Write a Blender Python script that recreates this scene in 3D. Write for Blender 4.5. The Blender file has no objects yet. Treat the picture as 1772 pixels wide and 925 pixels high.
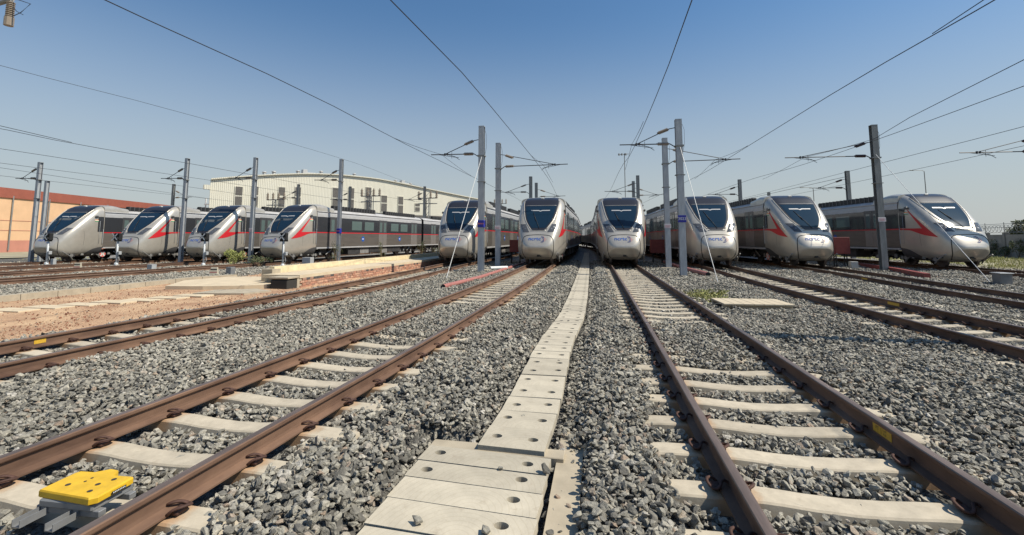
import bpy, math, random
import numpy as np
from mathutils import Vector, Matrix, noise as mnoise
random.seed(7); rng = np.random.default_rng(11)
R = math.radians
sc = bpy.context.scene
COL = sc.collection

# ------------------------------------------------------------------ camera
cam = bpy.data.cameras.new('camera'); cam.sensor_width = 36; cam.lens = 16.0
cam.shift_y = -0.0718; cam.clip_start = 0.05; cam.clip_end = 3000
co = bpy.data.objects.new('camera', cam); COL.objects.link(co)
co.matrix_world = Matrix(((0.98227, 0.01811, 0.18658, 0), (0.18745, -0.09552, -0.97762, 0), (0.0001, 0.99526, -0.09722, 1.57), (0, 0, 0, 1)))
sc.camera = co
# ------------------------------------------------------------------ sky and sun
SUN_EL, SUN_AZ = 52, 93          # azimuth clockwise from +Y
w = bpy.data.worlds.new('World'); sc.world = w; w.use_nodes = True
nt = w.node_tree; bg = nt.nodes['Background']
sky = nt.nodes.new('ShaderNodeTexSky'); sky.sky_type = 'NISHITA'; sky.sun_disc = False
sky.sun_elevation = R(SUN_EL); sky.sun_rotation = R(SUN_AZ)
sky.altitude = 100; sky.air_density = 1.35; sky.dust_density = 0.9; sky.ozone_density = 2.2
# pale dust haze near the horizon
tcw = nt.nodes.new('ShaderNodeTexCoord'); sx = nt.nodes.new('ShaderNodeSeparateXYZ'); nt.links.new(tcw.outputs['Generated'], sx.inputs[0])
mr = nt.nodes.new('ShaderNodeMapRange'); mr.interpolation_type = 'SMOOTHSTEP'; mr.inputs[1].default_value = -.02; mr.inputs[2].default_value = .48; mr.inputs[3].default_value = .84; mr.inputs[4].default_value = 0
nt.links.new(sx.outputs[2], mr.inputs[0]); mxw = nt.nodes.new('ShaderNodeMix'); mxw.data_type = 'RGBA'; nt.links.new(mr.outputs[0], mxw.inputs[0])
tn = nt.nodes.new('ShaderNodeMix'); tn.data_type = 'RGBA'; tn.blend_type = 'MULTIPLY'; tn.inputs[0].default_value = 1; nt.links.new(sky.outputs[0], tn.inputs[6]); tn.inputs[7].default_value = (.64, .90, 1.10, 1)
nt.links.new(tn.outputs[2], mxw.inputs[6]); mxw.inputs[7].default_value = (5.3, 5.45, 5.5, 1); nt.links.new(mxw.outputs[2], bg.inputs[0])
bg.inputs[1].default_value = 0.082
sl = bpy.data.lights.new('sun', 'SUN'); sl.energy = 5.0; sl.angle = R(0.5); sl.color = (1, .925, .79)
so = bpy.data.objects.new('sun', sl); COL.objects.link(so)
d = Vector((math.sin(R(SUN_AZ)) * math.cos(R(SUN_EL)), math.cos(R(SUN_AZ)) * math.cos(R(SUN_EL)), math.sin(R(SUN_EL))))
so.rotation_euler = d.to_track_quat('Z', 'Y').to_euler()
sc.view_settings.view_transform = 'Standard'; sc.view_settings.look = 'None'
sc.view_settings.exposure = 0.3; sc.view_settings.gamma = 1
sc.render.engine = 'CYCLES'
sc.cycles.max_bounces = 6; sc.cycles.use_denoising = True

# ------------------------------------------------------------------ materials
def mat(name, col, rough=.6, metal=0, var=0, scale=5., col2=None, bump=0, bscale=None, coat=0, spec=None, detail=6, obj_rand=0, rough_var=0, stretch=None, bdist=.01):
    m = bpy.data.materials.new(name); m.use_nodes = True
    n = m.node_tree; L = n.links; b = n.nodes['Principled BSDF']
    b.inputs['Base Color'].default_value = (*col, 1); b.inputs['Roughness'].default_value = rough; b.inputs['Metallic'].default_value = metal
    if coat: b.inputs['Coat Weight'].default_value = coat; b.inputs['Coat Roughness'].default_value = .05
    if spec is not None: b.inputs['Specular IOR Level'].default_value = spec
    if var or col2 or bump or rough_var:
        tc = n.nodes.new('ShaderNodeTexCoord'); mp = n.nodes.new('ShaderNodeMapping'); L.new(tc.outputs['Object'], mp.inputs[0])
        if stretch: mp.inputs['Scale'].default_value = stretch
    if var or col2:
        nz = n.nodes.new('ShaderNodeTexNoise'); nz.inputs['Scale'].default_value = scale; nz.inputs['Detail'].default_value = detail; nz.inputs['Roughness'].default_value = .65
        L.new(mp.outputs[0], nz.inputs['Vector'])
        cr = n.nodes.new('ShaderNodeValToRGB'); cr.color_ramp.elements[0].position = .32; cr.color_ramp.elements[1].position = .68
        c2 = col2 or tuple(min(1, c * (1 + var)) for c in col); c1 = tuple(c * (1 - var) for c in col)
        cr.color_ramp.elements[0].color = (*c1, 1); cr.color_ramp.elements[1].color = (*c2, 1)
        L.new(nz.outputs[0], cr.inputs[0]); L.new(cr.outputs[0], b.inputs['Base Color'])
    if rough_var:
        nr = n.nodes.new('ShaderNodeTexNoise'); nr.inputs['Scale'].default_value = scale * .7; nr.inputs['Detail'].default_value = 5
        L.new(mp.outputs[0], nr.inputs['Vector'])
        mr = n.nodes.new('ShaderNodeMapRange'); mr.inputs[3].default_value = rough - rough_var; mr.inputs[4].default_value = rough + rough_var
        L.new(nr.outputs[0], mr.inputs[0]); L.new(mr.outputs[0], b.inputs['Roughness'])
    if bump:
        nb = n.nodes.new('ShaderNodeTexNoise'); nb.inputs['Scale'].default_value = bscale or scale * 4; nb.inputs['Detail'].default_value = 5
        L.new(mp.outputs[0], nb.inputs['Vector'])
        bp = n.nodes.new('ShaderNodeBump'); bp.inputs['Strength'].default_value = bump; bp.inputs['Distance'].default_value = bdist
        L.new(nb.outputs[0], bp.inputs['Height']); L.new(bp.outputs[0], b.inputs['Normal'])
    return m

M = {}
M['silver'] = mat('silver champagne paint', (.48, .445, .385), .32, .45, var=.08, scale=1.6, coat=.25, rough_var=.05)
def obvar(m, lo, hi):
    n = m.node_tree; L = n.links; b = n.nodes['Principled BSDF']; src = b.inputs['Base Color'].links[0].from_socket
    oi = n.nodes.new('ShaderNodeObjectInfo'); mr_ = n.nodes.new('ShaderNodeMapRange'); mr_.inputs[3].default_value = lo; mr_.inputs[4].default_value = hi; L.new(oi.outputs['Random'], mr_.inputs[0])
    vm = n.nodes.new('ShaderNodeVectorMath'); vm.operation = 'SCALE'; L.new(src, vm.inputs[0]); L.new(mr_.outputs[0], vm.inputs['Scale']); L.new(vm.outputs[0], b.inputs['Base Color'])
M['carside'] = mat('brushed lower side', (.20, .18, .16), .34, .5, var=.12, scale=2, rough_var=.08, stretch=(1, .3, 3))
M['cantrail'] = mat('pale grey side', (.42, .42, .42), .4, .15, var=.08, scale=3)
M['roof'] = mat('train roof', (.42, .41, .40), .5, .1, var=.15, scale=1.5)
M['band'] = mat('dark window band', (.035, .037, .042), .12, 0, coat=.4)
M['doorlow'] = mat('door lower leaf', (.27, .25, .23), .35, .45, var=.08, scale=2)
M['door'] = mat('door leaf', (.085, .086, .09), .3, .3, var=.06, scale=2)
M['glassw'] = mat('side window glass', (.10, .14, .135), .05, 0, spec=.9)
M['mask'] = mat('black windscreen mask', (.022, .022, .027), .28, 0, spec=.5)
M['wind'] = mat('windscreen glass', (.008, .022, .040), .05, 0, spec=.45)
M['lamp'] = mat('lamp glass', (.075, .08, .09), .14, 0, spec=.5)
M['lampw'] = mat('lamp reflector', (.17, .18, .20), .35, .5)
M['black'] = mat('black rubber', (.012, .012, .012), .6)
M['dgrey'] = mat('dark grey skirt', (.10, .098, .10), .4, .2, var=.1)
M['red'] = mat('red stripe', (.50, .02, .028), .35, coat=.1)
M['blue'] = mat('blue letters', (.015, .09, .38), .45)
M['dots'] = mat('dark blue dots', (.02, .03, .16), .4)
M['pink'] = mat('pale red dots', (.6, .16, .14), .4)
M['white'] = mat('white paint', (.66, .66, .64), .5, var=.06)
M['green'] = mat('green paint', (.04, .30, .10), .5)
M['orange'] = mat('orange paint', (.8, .28, .04), .5)
M['under'] = mat('underframe', (.035, .034, .034), .6, .1, var=.4, scale=4)
M['underl'] = mat('underframe box', (.22, .215, .205), .55, .2, var=.3, scale=3)
M['steel'] = mat('wheel steel', (.12, .10, .09), .5, .6, var=.3)
M['galv'] = mat('galvanised steel', (.36, .38, .40), .55, .25, var=.16, scale=3, rough_var=.1, stretch=(2, 2, .5))
M['galvd'] = mat('weathered steel', (.21, .215, .21), .6, .3, var=.25, scale=3, stretch=(2, 2, .4))
M['galvp'] = mat('pale galvanised', (.52, .54, .55), .5, .1, var=.1)
M['wire'] = mat('wire', (.05, .052, .058), .5, .5)
M['ins'] = mat('insulator', (.26, .21, .16), .35)
M['insd'] = mat('dark insulator', (.07, .035, .03), .3)
M['rust'] = mat('rusty rail', (.10, .050, .032), .75, .1, scale=2.6, detail=12, col2=(.205, .120, .076), var=.35, bump=.25, bscale=60, bdist=.002, stretch=(1, .35, 1))
M['railhead'] = mat('rail head', (.20, .145, .115), .42, .5, var=.3, scale=9, stretch=(1, .15, 1))
M['clip'] = mat('rusty clip', (.075, .036, .026), .75, .2, var=.4, scale=30)
M['sleeper'] = mat('sleeper concrete', (.44, .385, .295), .85, var=.15, scale=7, bump=.35, bscale=90, bdist=.003)
M['slab'] = mat('cover slab concrete', (.43, .385, .30), .85, var=.13, scale=4, bump=.3, bscale=70, bdist=.003)
M['trough'] = mat('trough wall', (.36, .31, .23), .9, var=.15, scale=4)
M['curb'] = mat('limewashed kerb', (.62, .52, .33), .85, var=.16, scale=4, bump=.4, bscale=20)
M['path'] = mat('path screed', (.52, .43, .30), .9, var=.13, scale=2, bump=.2, bscale=15)
M['soil'] = mat('red soil', (.39, .215, .125), .95, scale=.9, col2=(.56, .385, .23), var=.2, bump=1, bscale=22, bdist=.05, detail=12)
M['earth'] = mat('dusty earth', (.30, .255, .19), .95, scale=.35, col2=(.36, .34, .22), var=.3, bump=.5, bscale=6, bdist=.03)
M['grey box'] = mat('grey enclosure', (.33, .34, .345), .6, var=.1)
M['redbox'] = mat('red oxide cabinet', (.20, .04, .033), .6, var=.15, scale=4)
M['redpipe'] = mat('red duct', (.33, .13, .11), .55, var=.15, scale=5)
M['yellow'] = mat('yellow cover', (.62, .38, .02), .5, var=.14, scale=9, bump=.15, bscale=60, bdist=.002)
M['tag'] = mat('yellow tag', (.55, .33, .03), .5, var=.15, scale=40)
M['frameg'] = mat('grey frame', (.22, .225, .23), .5, .3, var=.12, scale=8)
M['signb'] = mat('blue sign', (.015, .02, .26), .45)
M['signw'] = mat('pale sign', (.66, .60, .60), .5)
M['text'] = mat('white lettering', (.55, .55, .62), .5)
M['textk'] = mat('black lettering', (.02, .02, .02), .5)
M['peach'] = mat('peach render', (.62, .40, .235), .85, var=.07, scale=.6)
M['brownred'] = mat('red brown cladding', (.28, .085, .055), .6, var=.1, scale=.8)
M['pinkwall'] = mat('pink plinth', (.45, .20, .145), .85, var=.08, scale=.7)
M['louvre'] = mat('louvre', (.11, .10, .09), .6, var=.2)
M['conc'] = mat('boundary concrete', (.22, .21, .195), .9, scale=.8, var=.3, bump=.2)
M['timber'] = mat('boards', (.47, .40, .29), .85, var=.12, scale=5, stretch=(1, 4, 1))
M['bark'] = mat('stems', (.20, .15, .09), .9, var=.2)
M['dkhole'] = mat('dark hole', (.03, .028, .025), .9)

obvar(M['carside'], .85, 1.15)
def leafmat(name, c, t=.3):
    m = bpy.data.materials.new(name); m.use_nodes = True; n = m.node_tree; b = n.nodes['Principled BSDF']
    oi = n.nodes.new('ShaderNodeTexCoord'); nz = n.nodes.new('ShaderNodeTexNoise'); nz.inputs['Scale'].default_value = 6
    n.links.new(oi.outputs['Object'], nz.inputs['Vector'])
    cr = n.nodes.new('ShaderNodeValToRGB'); cr.color_ramp.elements[0].position = .35; cr.color_ramp.elements[1].position = .65
    cr.color_ramp.elements[0].color = (*[x * .6 for x in c], 1); cr.color_ramp.elements[1].color = (*[x * 1.4 for x in c], 1)
    n.links.new(nz.outputs[0], cr.inputs[0]); n.links.new(cr.outputs[0], b.inputs['Base Color']); b.inputs['Roughness'].default_value = .7
    return m
M['leafy'] = leafmat('yellow green leaves', (.28, .30, .09))
M['leafg'] = leafmat('olive leaves', (.09, .105, .045))
M['grass'] = leafmat('dry grass', (.30, .30, .10))

def corrugated():
    m = mat('corrugated wall', (.60, .58, .50), .5, .1); n = m.node_tree; b = n.nodes['Principled BSDF']
    tc = n.nodes.new('ShaderNodeTexCoord'); wv = n.nodes.new('ShaderNodeTexWave'); wv.bands_direction = 'X'
    wv.inputs['Scale'].default_value = 1.15; wv.inputs['Distortion'].default_value = 0
    n.links.new(tc.outputs['Object'], wv.inputs['Vector'])
    cr = n.nodes.new('ShaderNodeValToRGB'); cr.color_ramp.elements[0].position = .0; cr.color_ramp.elements[1].position = .25
    cr.color_ramp.elements[0].color = (0, 0, 0, 1)
    bp = n.nodes.new('ShaderNodeBump'); bp.inputs['Distance'].default_value = .12; bp.inputs['Strength'].default_value = .6
    n.links.new(wv.outputs[1], cr.inputs[0]); n.links.new(cr.outputs[0], bp.inputs['Height']); n.links.new(bp.outputs[0], b.inputs['Normal'])
    nz = n.nodes.new('ShaderNodeTexNoise'); nz.inputs['Scale'].default_value = .25; n.links.new(tc.outputs['Object'], nz.inputs['Vector'])
    c2 = n.nodes.new('ShaderNodeValToRGB'); c2.color_ramp.elements[0].color = (.60, .57, .47, 1); c2.color_ramp.elements[1].color = (.70, .67, .56, 1)
    n.links.new(nz.outputs[0], c2.inputs[0]); n.links.new(c2.outputs[0], b.inputs['Base Color'])
    return m
M['corr'] = corrugated()

def slabmat():
    # concrete with faint arc scratches like the trowelled cover slabs
    m = M['slab']; n = m.node_tree; b = n.nodes['Principled BSDF']
    lk = b.inputs['Base Color'].links[0]; src = lk.from_socket
    tc = n.nodes.new('ShaderNodeTexCoord'); wv = n.nodes.new('ShaderNodeTexWave'); wv.wave_type = 'RINGS'; wv.rings_direction = 'SPHERICAL'
    mp = n.nodes.new('ShaderNodeMapping'); mp.inputs['Location'].default_value = (-.08, .16, 0)
    n.links.new(tc.outputs['Object'], mp.inputs[0]); n.links.new(mp.outputs[0], wv.inputs['Vector'])
    wv.inputs['Scale'].default_value = 7; wv.inputs['Distortion'].default_value = 1.5; wv.inputs['Detail'].default_value = 2
    cr = n.nodes.new('ShaderNodeValToRGB'); cr.color_ramp.elements[0].position = 0; cr.color_ramp.elements[1].position = .12
    cr.color_ramp.elements[0].color = (.84, .82, .78, 1); cr.color_ramp.elements[1].color = (1, 1, 1, 1)
    mx = n.nodes.new('ShaderNodeMix'); mx.data_type = 'RGBA'; mx.blend_type = 'MULTIPLY'; mx.inputs[0].default_value = .5
    n.links.new(wv.outputs[1], cr.inputs[0]); n.links.new(src, mx.inputs[6]); n.links.new(cr.outputs[0], mx.inputs[7]); n.links.new(mx.outputs[2], b.inputs['Base Color'])
slabmat()

def finish_concrete(m, rust):
    n = m.node_tree; L = n.links; b = n.nodes['Principled BSDF']; src = b.inputs['Base Color'].links[0].from_socket
    oi = n.nodes.new('ShaderNodeObjectInfo'); mr = n.nodes.new('ShaderNodeMapRange'); mr.inputs[3].default_value = .84; mr.inputs[4].default_value = 1.06; L.new(oi.outputs['Random'], mr.inputs[0])
    vm = n.nodes.new('ShaderNodeVectorMath'); vm.operation = 'SCALE'; L.new(src, vm.inputs[0]); L.new(mr.outputs[0], vm.inputs['Scale'])
    tc = n.nodes.new('ShaderNodeTexCoord'); nz = n.nodes.new('ShaderNodeTexNoise'); nz.noise_dimensions = '4D'; nz.inputs['Scale'].default_value = 9; nz.inputs['Detail'].default_value = 8; nz.inputs['Roughness'].default_value = .7; L.new(tc.outputs['Object'], nz.inputs['Vector'])
    ml = n.nodes.new('ShaderNodeMath'); ml.operation = 'MULTIPLY'; ml.inputs[1].default_value = 40; L.new(oi.outputs['Random'], ml.inputs[0]); L.new(ml.outputs[0], nz.inputs['W'])
    ra = n.nodes.new('ShaderNodeMapRange'); ra.inputs[1].default_value = .56; ra.inputs[2].default_value = .70; ra.inputs[3].default_value = 0; ra.inputs[4].default_value = .5; L.new(nz.outputs[0], ra.inputs[0])
    mx = n.nodes.new('ShaderNodeMix'); mx.data_type = 'RGBA'; L.new(ra.outputs[0], mx.inputs[0]); L.new(vm.outputs[0], mx.inputs[6]); mx.inputs[7].default_value = (.27, .22, .155, 1); out = mx.outputs[2]
    if rust:
        sx = n.nodes.new('ShaderNodeSeparateXYZ'); L.new(tc.outputs['Object'], sx.inputs[0]); ab = n.nodes.new('ShaderNodeMath'); ab.operation = 'ABSOLUTE'; L.new(sx.outputs[0], ab.inputs[0])
        sb = n.nodes.new('ShaderNodeMath'); sb.operation = 'SUBTRACT'; sb.inputs[1].default_value = .7535; L.new(ab.outputs[0], sb.inputs[0]); a2 = n.nodes.new('ShaderNodeMath'); a2.operation = 'ABSOLUTE'; L.new(sb.outputs[0], a2.inputs[0])
        ad = n.nodes.new('ShaderNodeMath'); ad.operation = 'MULTIPLY_ADD'; ad.inputs[1].default_value = -.22; L.new(nz.outputs[0], ad.inputs[0]); L.new(a2.outputs[0], ad.inputs[2])
        r2 = n.nodes.new('ShaderNodeMapRange'); r2.inputs[1].default_value = -.02; r2.inputs[2].default_value = .09; r2.inputs[3].default_value = .8; r2.inputs[4].default_value = 0; L.new(ad.outputs[0], r2.inputs[0])
        m2 = n.nodes.new('ShaderNodeMix'); m2.data_type = 'RGBA'; L.new(r2.outputs[0], m2.inputs[0]); L.new(out, m2.inputs[6]); m2.inputs[7].default_value = (.36, .20, .095, 1); out = m2.outputs[2]
    L.new(out, b.inputs['Base Color'])
finish_concrete(M['slab'], False); finish_concrete(M['sleeper'], True)
def stonemat():
    m = bpy.data.materials.new('crushed stone'); m.use_nodes = True; n = m.node_tree; L = n.links; b = n.nodes['Principled BSDF']
    oi = n.nodes.new('ShaderNodeObjectInfo'); cr = n.nodes.new('ShaderNodeValToRGB'); e = cr.color_ramp.elements
    e[0].position = 0; e[0].color = (.10, .096, .085, 1); e[1].position = 1; e[1].color = (.55, .52, .46, 1)
    for p, c in ((.2, (.19, .182, .158)), (.45, (.285, .272, .232)), (.7, (.355, .338, .285)), (.88, (.42, .395, .33)), (.93, (.33, .25, .185)), (.955, (.40, .38, .335))):
        x = e.new(p); x.color = (*c, 1)
    L.new(oi.outputs['Random'], cr.inputs[0])
    tc = n.nodes.new('ShaderNodeTexCoord'); nz = n.nodes.new('ShaderNodeTexNoise'); nz.inputs['Scale'].default_value = 2.2; nz.inputs['Detail'].default_value = 6; nz.inputs['Roughness'].default_value = .7
    L.new(tc.outputs['Object'], nz.inputs['Vector'])
    c2 = n.nodes.new('ShaderNodeValToRGB'); c2.color_ramp.elements[0].position = .3; c2.color_ramp.elements[1].position = .72
    c2.color_ramp.elements[0].color = (.62, .62, .63, 1); c2.color_ramp.elements[1].color = (1.35, 1.32, 1.27, 1)
    mx = n.nodes.new('ShaderNodeMix'); mx.data_type = 'RGBA'; mx.blend_type = 'MULTIPLY'; mx.inputs[0].default_value = 1
    L.new(nz.outputs[0], c2.inputs[0]); L.new(cr.outputs[0], mx.inputs[6]); L.new(c2.outputs[0], mx.inputs[7]); L.new(mx.outputs[2], b.inputs['Base Color'])
    at = n.nodes.new('ShaderNodeAttribute'); at.attribute_type = 'INSTANCER'; at.attribute_name = 'tint'
    m1 = n.nodes.new('ShaderNodeMapRange'); m1.inputs[1].default_value = 0; m1.inputs[2].default_value = 1; m1.inputs[3].default_value = .82; m1.inputs[4].default_value = 1.16; L.new(at.outputs['Fac'], m1.inputs[0])
    vm = n.nodes.new('ShaderNodeVectorMath'); vm.operation = 'SCALE'; L.new(mx.outputs[2], vm.inputs[0]); L.new(m1.outputs[0], vm.inputs['Scale'])
    m3 = n.nodes.new('ShaderNodeMapRange'); m3.inputs[1].default_value = .9; m3.inputs[2].default_value = 2.2; m3.inputs[3].default_value = 0; m3.inputs[4].default_value = .55; L.new(at.outputs['Fac'], m3.inputs[0])
    mb = n.nodes.new('ShaderNodeMix'); mb.data_type = 'RGBA'; L.new(m3.outputs[0], mb.inputs[0]); L.new(vm.outputs[0], mb.inputs[6]); mb.inputs[7].default_value = (.19, .125, .08, 1); L.new(mb.outputs[2], b.inputs['Base Color'])
    bp = n.nodes.new('ShaderNodeBump'); bp.inputs['Strength'].default_value = .5; bp.inputs['Distance'].default_value = .15; L.new(nz.outputs[0], bp.inputs['Height']); L.new(bp.outputs[0], b.inputs['Normal'])
    b.inputs['Roughness'].default_value = .85
    return m
M['stone'] = stonemat()

def bedmat():
    m = bpy.data.materials.new('ballast bed'); m.use_nodes = True; n = m.node_tree; L = n.links; b = n.nodes['Principled BSDF']
    tc = n.nodes.new('ShaderNodeTexCoord'); v = n.nodes.new('ShaderNodeTexVoronoi'); v.inputs['Scale'].default_value = 15
    L.new(tc.outputs['Object'], v.inputs['Vector'])
    cr = n.nodes.new('ShaderNodeValToRGB'); cr.color_ramp.elements[0].color = (.10, .10, .10, 1); cr.color_ramp.elements[1].color = (.33, .315, .29, 1)
    sp = n.nodes.new('ShaderNodeSeparateColor'); L.new(v.outputs['Color'], sp.inputs[0]); L.new(sp.outputs[0], cr.inputs[0]); L.new(cr.outputs[0], b.inputs['Base Color'])
    bp = n.nodes.new('ShaderNodeBump'); bp.inputs['Strength'].default_value = 1; bp.inputs['Distance'].default_value = .05; bp.invert = True
    L.new(v.outputs['Distance'], bp.inputs['Height']); L.new(bp.outputs[0], b.inputs['Normal']); b.inputs['Roughness'].default_value = .9
    return m
M['bed'] = bedmat()
M['bednear'] = M['bed'].copy(); _c = [q for q in M['bednear'].node_tree.nodes if q.type == 'VALTORGB'][0].color_ramp; _c.elements[0].color = (.045, .043, .04, 1); _c.elements[1].color = (.21, .20, .175, 1)  # darker copy: shade in the gaps between stones painted into the bed colour
[q for q in M['bednear'].node_tree.nodes if q.type == 'TEX_VORONOI'][0].inputs['Scale'].default_value = 34

# ------------------------------------------------------------------ mesh helpers
class MB:
    def __init__(s): s.v = []; s.f = []; s.mi = []; s.cur = 0
    def add(s, vs, fs):
        o = len(s.v); s.v += [tuple(map(float, p)) for p in vs]; s.f += [tuple(i + o for i in q) for q in fs]; s.mi += [s.cur] * len(fs); return s
    def box(s, x0, x1, y0, y1, z0, z1, b=0.):
        if b <= 0:
            vs = [(x, y, z) for z in (z0, z1) for y in (y0, y1) for x in (x0, x1)]
            return s.add(vs, [(0, 2, 3, 1), (4, 5, 7, 6), (0, 1, 5, 4), (2, 6, 7, 3), (0, 4, 6, 2), (1, 3, 7, 5)])
        # bevelled box: three stacked rings with cut corners
        def ring(x0, x1, y0, y1, z, c): return [(x0 + c, y0, z), (x1 - c, y0, z), (x1, y0 + c, z), (x1, y1 - c, z), (x1 - c, y1, z), (x0 + c, y1, z), (x0, y1 - c, z), (x0, y0 + c, z)]
        rs = [ring(x0 + b, x1 - b, y0 + b, y1 - b, z0, b * .5), ring(x0, x1, y0, y1, z0 + b, b), ring(x0, x1, y0, y1, z1 - b, b), ring(x0 + b, x1 - b, y0 + b, y1 - b, z1, b * .5)]
        vs = sum(rs, []); fs = [tuple(range(7, -1, -1)), tuple(24 + i for i in range(8))]
        for k in range(3):
            for i in range(8): j = (i + 1) % 8; fs.append((k * 8 + i, k * 8 + j, k * 8 + 8 + j, k * 8 + 8 + i))
        return s.add(vs, fs)
    def tube(s, pts, r, n=8, cap=True):
        P = [Vector(p) for p in pts]; rings = []; up = None
        for i, p in enumerate(P):
            t = (P[min(i + 1, len(P) - 1)] - P[max(i - 1, 0)])
            t = t.normalized() if t.length > 1e-9 else Vector((0, 0, 1))
            if up is None or abs(up.dot(t)) > .95: up = Vector((0, 0, 1)) if abs(t.z) < .9 else Vector((1, 0, 0))
            a = t.cross(up).normalized(); bb = a.cross(t).normalized(); up = bb
            rr = r[i] if isinstance(r, (list, tuple)) else r
            rings.append([p + a * math.cos(2 * math.pi * k / n) * rr + bb * math.sin(2 * math.pi * k / n) * rr for k in range(n)])
        vs = [v for q in rings for v in q]; fs = []
        for i in range(len(P) - 1):
            for k in range(n): j = (k + 1) % n; fs.append((i * n + k, i * n + j, (i + 1) * n + j, (i + 1) * n + k))
        if cap: fs += [tuple(range(n - 1, -1, -1)), tuple((len(P) - 1) * n + k for k in range(n))]
        return s.add(vs, fs)
    def loft(s, secs, closed=True, cap=True):
        n = len(secs[0]); vs = [v for q in secs for v in q]; fs = []
        for i in range(len(secs) - 1):
            for k in range(n if closed else n - 1): j = (k + 1) % n; fs.append((i * n + k, i * n + j, (i + 1) * n + j, (i + 1) * n + k))
        if cap and closed: fs += [tuple(range(n - 1, -1, -1)), tuple((len(secs) - 1) * n + k for k in range(n))]
        return s.add(vs, fs)
    def quad(s, *p): return s.add(p, [tuple(range(len(p)))])
    def grid(s, fn, nu, nv):
        vs = [fn(i / nu, j / nv) for j in range(nv + 1) for i in range(nu + 1)]
        return s.add(vs, [(j * (nu + 1) + i, j * (nu + 1) + i + 1, (j + 1) * (nu + 1) + i + 1, (j + 1) * (nu + 1) + i) for j in range(nv) for i in range(nu)])
    def mesh(s, name, mats, smooth=False):
        me = bpy.data.meshes.new(name); me.from_pydata(s.v, [], s.f)
        if not isinstance(mats, (list, tuple)): mats = [mats]
        for m in mats: me.materials.append(M[m] if isinstance(m, str) else m)
        me.polygons.foreach_set('material_index', s.mi)
        if smooth: me.polygons.foreach_set('use_smooth', [True] * len(s.f))
        me.update(); return me
    def obj(s, name, mats, parent=None, smooth=False, flat_angle=None):
        me = s.mesh(name, mats, smooth)
        if flat_angle: me.set_sharp_from_angle(angle=R(flat_angle))
        return link(name, me, parent)
def link(name, me, parent=None):
    o = bpy.data.objects.new(name, me); COL.objects.link(o)
    if parent: o.parent = parent
    return o
def empty(name, loc=(0, 0, 0), rz=0):
    o = bpy.data.objects.new(name, None); o.empty_display_size = .2; COL.objects.link(o); o.location = loc; o.rotation_euler = (0, 0, rz); return o
def tag(o, label=None, cat=None, group=None, kind=None):
    if label: o['label'] = label
    if cat: o['category'] = cat
    if group: o['group'] = group
    if kind: o['kind'] = kind
    return o
def copy_tree(o, parent=None):
    c = o.copy(); COL.objects.link(c)
    if parent: c.parent = parent
    for ch in o.children: copy_tree(ch, c)
    return c
def textmesh(s, size, depth=0.0, off=0.0):
    cu = bpy.data.curves.new('lettering', 'FONT'); cu.body = s; cu.size = size; cu.extrude = depth; cu.align_x = 'CENTER'; cu.align_y = 'CENTER'; cu.resolution_u = 3; cu.offset = off
    o = bpy.data.objects.new('lettering', cu); COL.objects.link(o)
    dg = bpy.context.evaluated_depsgraph_get(); me = bpy.data.meshes.new_from_object(o.evaluated_get(dg))
    bpy.data.objects.remove(o); return me
def pchip(xs, ys):
    xs = np.array(xs, float); ys = np.array(ys, float); h = np.diff(xs); dl = np.diff(ys) / h; m = np.zeros(len(xs))
    m[0] = dl[0]; m[-1] = dl[-1]
    for i in range(1, len(xs) - 1):
        if dl[i - 1] * dl[i] > 0:
            w1 = 2 * h[i] + h[i - 1]; w2 = h[i] + 2 * h[i - 1]; m[i] = (w1 + w2) / (w1 / dl[i - 1] + w2 / dl[i])
    def f(x):
        x = min(max(x, xs[0]), xs[-1]); i = min(int(np.searchsorted(xs, x, 'right')) - 1, len(h) - 1); i = max(i, 0)
        t = (x - xs[i]) / h[i]; return float((2 * t**3 - 3 * t * t + 1) * ys[i] + (t**3 - 2 * t * t + t) * h[i] * m[i] + (-2 * t**3 + 3 * t * t) * ys[i + 1] + (t**3 - t * t) * h[i] * m[i + 1])
    return f

# ------------------------------------------------------------------ layout data (metres; +Y along the tracks, z=0 top of rail)
TR = {  # track centre lines (x, y) and rail level
 1: ([(-40.3, 12), (-39.9, 18), (-39.4, 22), (-39.1, 25), (-39.7, 31), (-42, 55)], -.10),
 2: ([(-34.0, 8), (-34.0, 14), (-33.9, 20), (-33.75, 25), (-33.9, 30), (-35.4, 55)], -.10),
 3: ([(-29.0, 8), (-29.0, 14), (-28.8, 20), (-28.5, 25), (-28.4, 31), (-28.4, 60)], -.10),
 4: ([(-24.5, 6), (-24.2, 12), (-23.9, 17), (-23.2, 22.5), (-22.8, 26), (-22.35, 32), (-20.2, 60), (-18.5, 80)], -.10),
 5: ([(-8.35, -1), (-8.2, 5), (-8.12, 11), (-8.3, 17), (-8.65, 23), (-9.0, 28), (-9.1, 40), (-9.6, 55), (-11.5, 75), (-15, 95)], 0),
 6: ([(-3.57, -1), (-3.52, 3), (-3.42, 8), (-3.4, 16), (-3.5, 24), (-3.6, 30), (-3.9, 48), (-5.2, 70), (-8.2, 92)], 0),
 7: ([(1.66, -1), (1.62, 4), (1.6, 10), (1.52, 20), (1.45, 27), (.96, 48), (-.3, 70), (-3.6, 92), (-8, 112)], 0),
 8: ([(6.95, -1), (6.8, 4), (6.66, 10), (6.5, 18), (6.6, 24), (6.65, 28), (5.7, 50), (4.2, 72)], 0),
 9: ([(11.2, 2), (11.0, 10), (11.1, 15), (11.4, 20), (11.8, 25), (11.9, 28), (10.0, 50), (7.6, 72)], 0),
 10: ([(19.0, 12), (18.8, 17), (18.9, 21), (19.3, 24.5), (19.5, 28), (17.0, 50), (13.5, 75)], 0),
}
def cline(k):
    p = TR[k][0]; return pchip([q[1] for q in p], [q[0] for q in p])
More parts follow.
